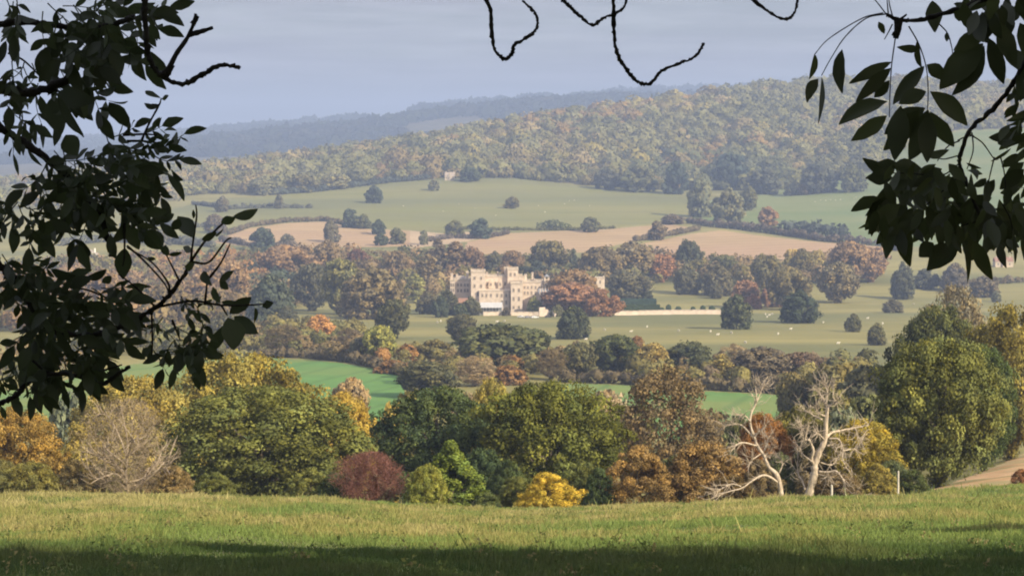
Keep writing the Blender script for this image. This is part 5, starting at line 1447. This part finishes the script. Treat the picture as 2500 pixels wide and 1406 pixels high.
    # four leafy branches
    def branch(pts, r0, r1, ex, sp, fixed, stalks=()):
        o, L = limb(lt, l0, 'leafy_branch', pts, DL, r0 * u / 2, r1 * u / 2, extra=ex, rng=rng)
        b, bs = MB(), MB()
        for a in stalks: st2(o, a, 7)
        for s in sp: spray(b, bs, s[0] * DENS, *s[1:])
        put2(b, fixed)
        clothe(b, L, l0, rng, 60)
        b.add(bs.v, bs.f)
        q_ = b.build('leaves', M['twigleaf'], o, smooth=True)
        a = q_.data.color_attributes.new('Col', 'FLOAT_COLOR', 'POINT'); n = len(q_.data.vertices)
        cc = np.ones((n, 4), np.float32); cc[:, :3] = np.repeat(rng.uniform(.65, 1.4, (n // 27 + 1, 1)), 27, 0)[:n]; a.data.foreach_set('color', cc.ravel()); q_.color = (.036, .048, .022, 1)
    branch([(-60, 60), (40, 55), (120, 60), (200, 70), (280, 60), (330, 40)], 22, 12, [A((-.1, .1, 3.0))],
           [(17, 190, 60, 90, 60, .2, 110, 3, 72), (8, 60, 20, 60, 40, .2, 90, 2, 60), (9, 255, 20, 70, 30, .3, 110, 3, 74), (5, 335, 40, 30, 40, .5, 70, 2, 60)],
           [(262, 30, 290, 130, 40), (330, 90, 300, 132, 36), (362, 25, 390, 48, 22), (365, 60, 392, 98, 22), (362, 80, 382, 116, 18)])
    branch([(-80, 190), (0, 215), (60, 225), (120, 215), (190, 180)], 40, 20, [A((-.1, .1, 2.7))],
           [(10, 170, 150, 70, 50, .5, 90, 3, 66), (7, 60, 170, 50, 50, .0, 80, 2, 58), (6, 40, 270, 50, 40, .1, 80, 2, 50)],
           [(140, 232, 205, 330, 52), (130, 235, 150, 330, 60), (142, 228, 235, 245, 50), (235, 225, 285, 210, 22), (262, 245, 312, 247, 22), (266, 250, 318, 315, 40), (258, 248, 257, 305, 20), (80, 290, 88, 355, 22), (160, 330, 190, 380, 50), (225, 250, 222, 268, 12)],
           [[(120, 215), (180, 235), (260, 245)], [(140, 228), (170, 300), (205, 335)], [(20, 130), (60, 150), (110, 200)]])
    branch([(-70, 260), (0, 310), (60, 350), (130, 400), (190, 455), (240, 520), (262, 580), (272, 625)], 30, 13, [A((-.1, .1, 2.3))],
           [(22, 270, 420, 110, 70, .5, 90, 3, 58), (14, 150, 400, 80, 60, .3, 90, 3, 62), (12, 180, 480, 80, 40, .2, 90, 3, 66), (9, 330, 380, 60, 60, 1.2, 70, 3, 52), (6, 300, 335, 50, 20, 1.1, 70, 4, 44), (7, 300, 500, 50, 40, .7, 80, 2, 56), (9, 20, 470, 50, 60, -.1, 90, 3, 64), (6, 50, 540, 40, 50, .1, 80, 2, 60)],
           [(318, 520, 373, 524, 34), (300, 545, 340, 610, 40), (305, 548, 270, 592, 36), (305, 605, 300, 682, 42), (400, 320, 432, 320, 12), (410, 375, 432, 322, 16), (408, 425, 450, 492, 22), (385, 425, 378, 500, 20), (258, 528, 240, 545, 24), (355, 222, 392, 240, 16), (395, 242, 412, 234, 14), (352, 252, 388, 262, 14), (418, 415, 448, 440, 24)],
           [[(345, 345), (365, 300), (388, 258), (394, 240)], [(388, 258), (370, 255)], [(304, 545), (304, 620), (300, 650)], [(310, 600), (355, 640), (400, 690), (412, 715)], [(300, 330), (350, 328), (385, 330)], [(310, 345), (350, 345), (390, 350)]])
    branch([(-60, 600), (0, 650), (60, 710), (105, 790), (200, 820), (290, 800), (350, 770), (400, 735), (440, 685), (465, 640)], 30, 9, [A((-.1, .1, 1.6))],
           [(26, 110, 740, 100, 70, .3, 90, 3, 64), (14, 60, 650, 70, 50, .4, 80, 3, 60), (14, 200, 740, 70, 50, .9, 80, 3, 60), (12, 150, 850, 90, 40, .2, 80, 3, 60), (9, 440, 830, 30, 20, .2, 70, 3, 50), (4, 505, 790, 20, 20, .1, 60, 2, 54), (5, 400, 780, 40, 25, .6, 60, 2, 40), (5, 470, 730, 40, 20, .9, 60, 2, 34)],
           [(568, 530, 630, 510, 26), (540, 545, 575, 532, 22), (294, 695, 352, 700, 0) if 0 else (290, 742, 355, 697, 26), (292, 742, 318, 820, 34), (300, 742, 345, 830, 34), (560, 765, 614, 725, 36), (572, 772, 630, 815, 40), (556, 775, 570, 855, 56), (552, 790, 500, 868, 30), (640, 748, 668, 740, 20), (622, 752, 620, 790, 18), (520, 700, 538, 740, 22), (497, 662, 518, 698, 22), (535, 690, 572, 660, 18), (536, 688, 558, 706, 22),
            (434, 528, 470, 580, 46), (440, 535, 420, 560, 24), (402, 510, 382, 552, 26), (425, 522, 398, 545, 22), (472, 512, 472, 534, 10), (492, 585, 530, 568, 20), (525, 575, 545, 555, 16), (460, 600, 455, 618, 24), (450, 650, 475, 645, 24), (404, 598, 410, 625, 26), (380, 632, 360, 628, 12), (410, 622, 446, 616, 12), (260, 658, 205, 680, 22), (272, 674, 248, 690, 20), (215, 760, 250, 745, 26), (246, 738, 280, 762, 18), (260, 830, 305, 858, 22), (300, 830, 365, 835, 26), (368, 850, 348, 876, 22), (372, 850, 398, 890, 16), (440, 860, 432, 910, 34), (462, 850, 480, 925, 26)],
           [[(465, 645), (470, 600), (480, 530), (478, 500)], [(465, 640), (500, 590), (545, 545), (570, 530)], [(470, 640), (510, 640), (550, 590), (565, 580)], [(510, 680), (540, 640), (562, 595)], [(440, 690), (420, 650), (405, 620)], [(412, 715), (410, 690), (370, 640), (310, 605)], [(390, 748), (470, 735), (540, 745), (600, 745), (650, 742)], [(540, 745), (555, 770)], [(290, 742), (220, 710), (160, 700)], [(370, 760), (372, 830), (370, 885)], [(380, 750), (330, 700), (290, 670)], [(420, 780), (440, 830)], [(500, 745), (505, 690), (500, 665)]])
    branch([(-60, 1020), (0, 985), (40, 965), (80, 925), (150, 912), (215, 925), (250, 938), (285, 915), (318, 895)], 18, 9, [A((-.4, .3, 1.2))],
           [(8, 60, 860, 60, 30, .4, 80, 3, 56), (7, 180, 880, 60, 25, .2, 70, 2, 54), (5, 20, 900, 40, 30, .3, 70, 2, 50)],
           [(130, 930, 142, 970, 26), (150, 925, 158, 950, 12), (200, 930, 205, 980, 18), (75, 882, 70, 918, 30), (110, 900, 80, 945, 30), (0, 990, 15, 1022, 16), (250, 905, 240, 860, 30), (220, 900, 250, 850, 30)],
           [[(225, 910), (260, 902), (298, 890)], [(80, 880), (110, 905), (150, 912)]])
    # leaf canopy overhead and behind, which keeps the hanging branches in shade
    def canopy(root, l0, c, r_, n, seed):
        g = np.random.default_rng(seed); d = unit(g.normal(size=(n, 3))); p = np.array(c) + d * np.array(r_) * g.uniform(.55, 1.0, (n, 1)) - l0
        v, f = cards(p, unit(d + g.normal(size=d.shape) * .6), .62, g)
        o = mesh('crown', v, f, M['leaf'], root, cols=np.repeat(g.uniform(.7, 1.3, (n, 1)) * np.ones(3), 4, 0)); o.color = (*C['oak'], 1)
    canopy(rt, np.array([5.2, 1.5, zr]), (6.2, -3.0, 7.0), (6.5, 6.5, 5.2), 9000, 5)
    canopy(lt, np.array([-4.8, 2.0, zl]), (-4.5, -3.5, 6.5), (5.5, 5.5, 4.6), 6000, 6)
trees_overhead()

# neighbouring trees beside the viewpoint, whose shade falls across the meadow
def shade_tree(label, tx, ty, wid, t, k_):
    """stands up-sun of (tx, ty), t metres along the ray, as tall as it must be to shade that spot"""
    zt = gz(tx, ty); x, y = tx + SUN[0] * t, ty + SUN[1] * t
    zg = gz(x, y); h = zt + SUN[2] * t - zg
    cm, tm, w0, h0 = P['oak'][k_]
    r = thing('broadleaf_tree', (x, y, zg), label, 'tree', 'trees beside the viewpoint', rz=k_ * 1.3); r.scale = (wid / w0, wid / w0, h / h0)
    for nm, me in (('crown', cm), ('trunk', tm)):
        o = bpy.data.objects.new(nm, me); COL.objects.link(o); o.parent = r; o.color = (*C['oak'], 1)
SHADES = [('green oak beside the viewpoint, first along the slope', -9.5, 52.5, 11, 58, 0), ('green oak beside the viewpoint, second along the slope', 13.0, 68.0, 17, 56, 1),
          ('green oak beside the viewpoint, lower on the slope', 0.0, 34.5, 13, 52, 2), ('green oak beside the viewpoint, behind the second', -16, 45.0, 12, 62, 0), ('green oak beside the viewpoint, in the hollow', 10.5, 46.0, 11, 50, 1)]
for s_ in SHADES: shade_tree(*s_)
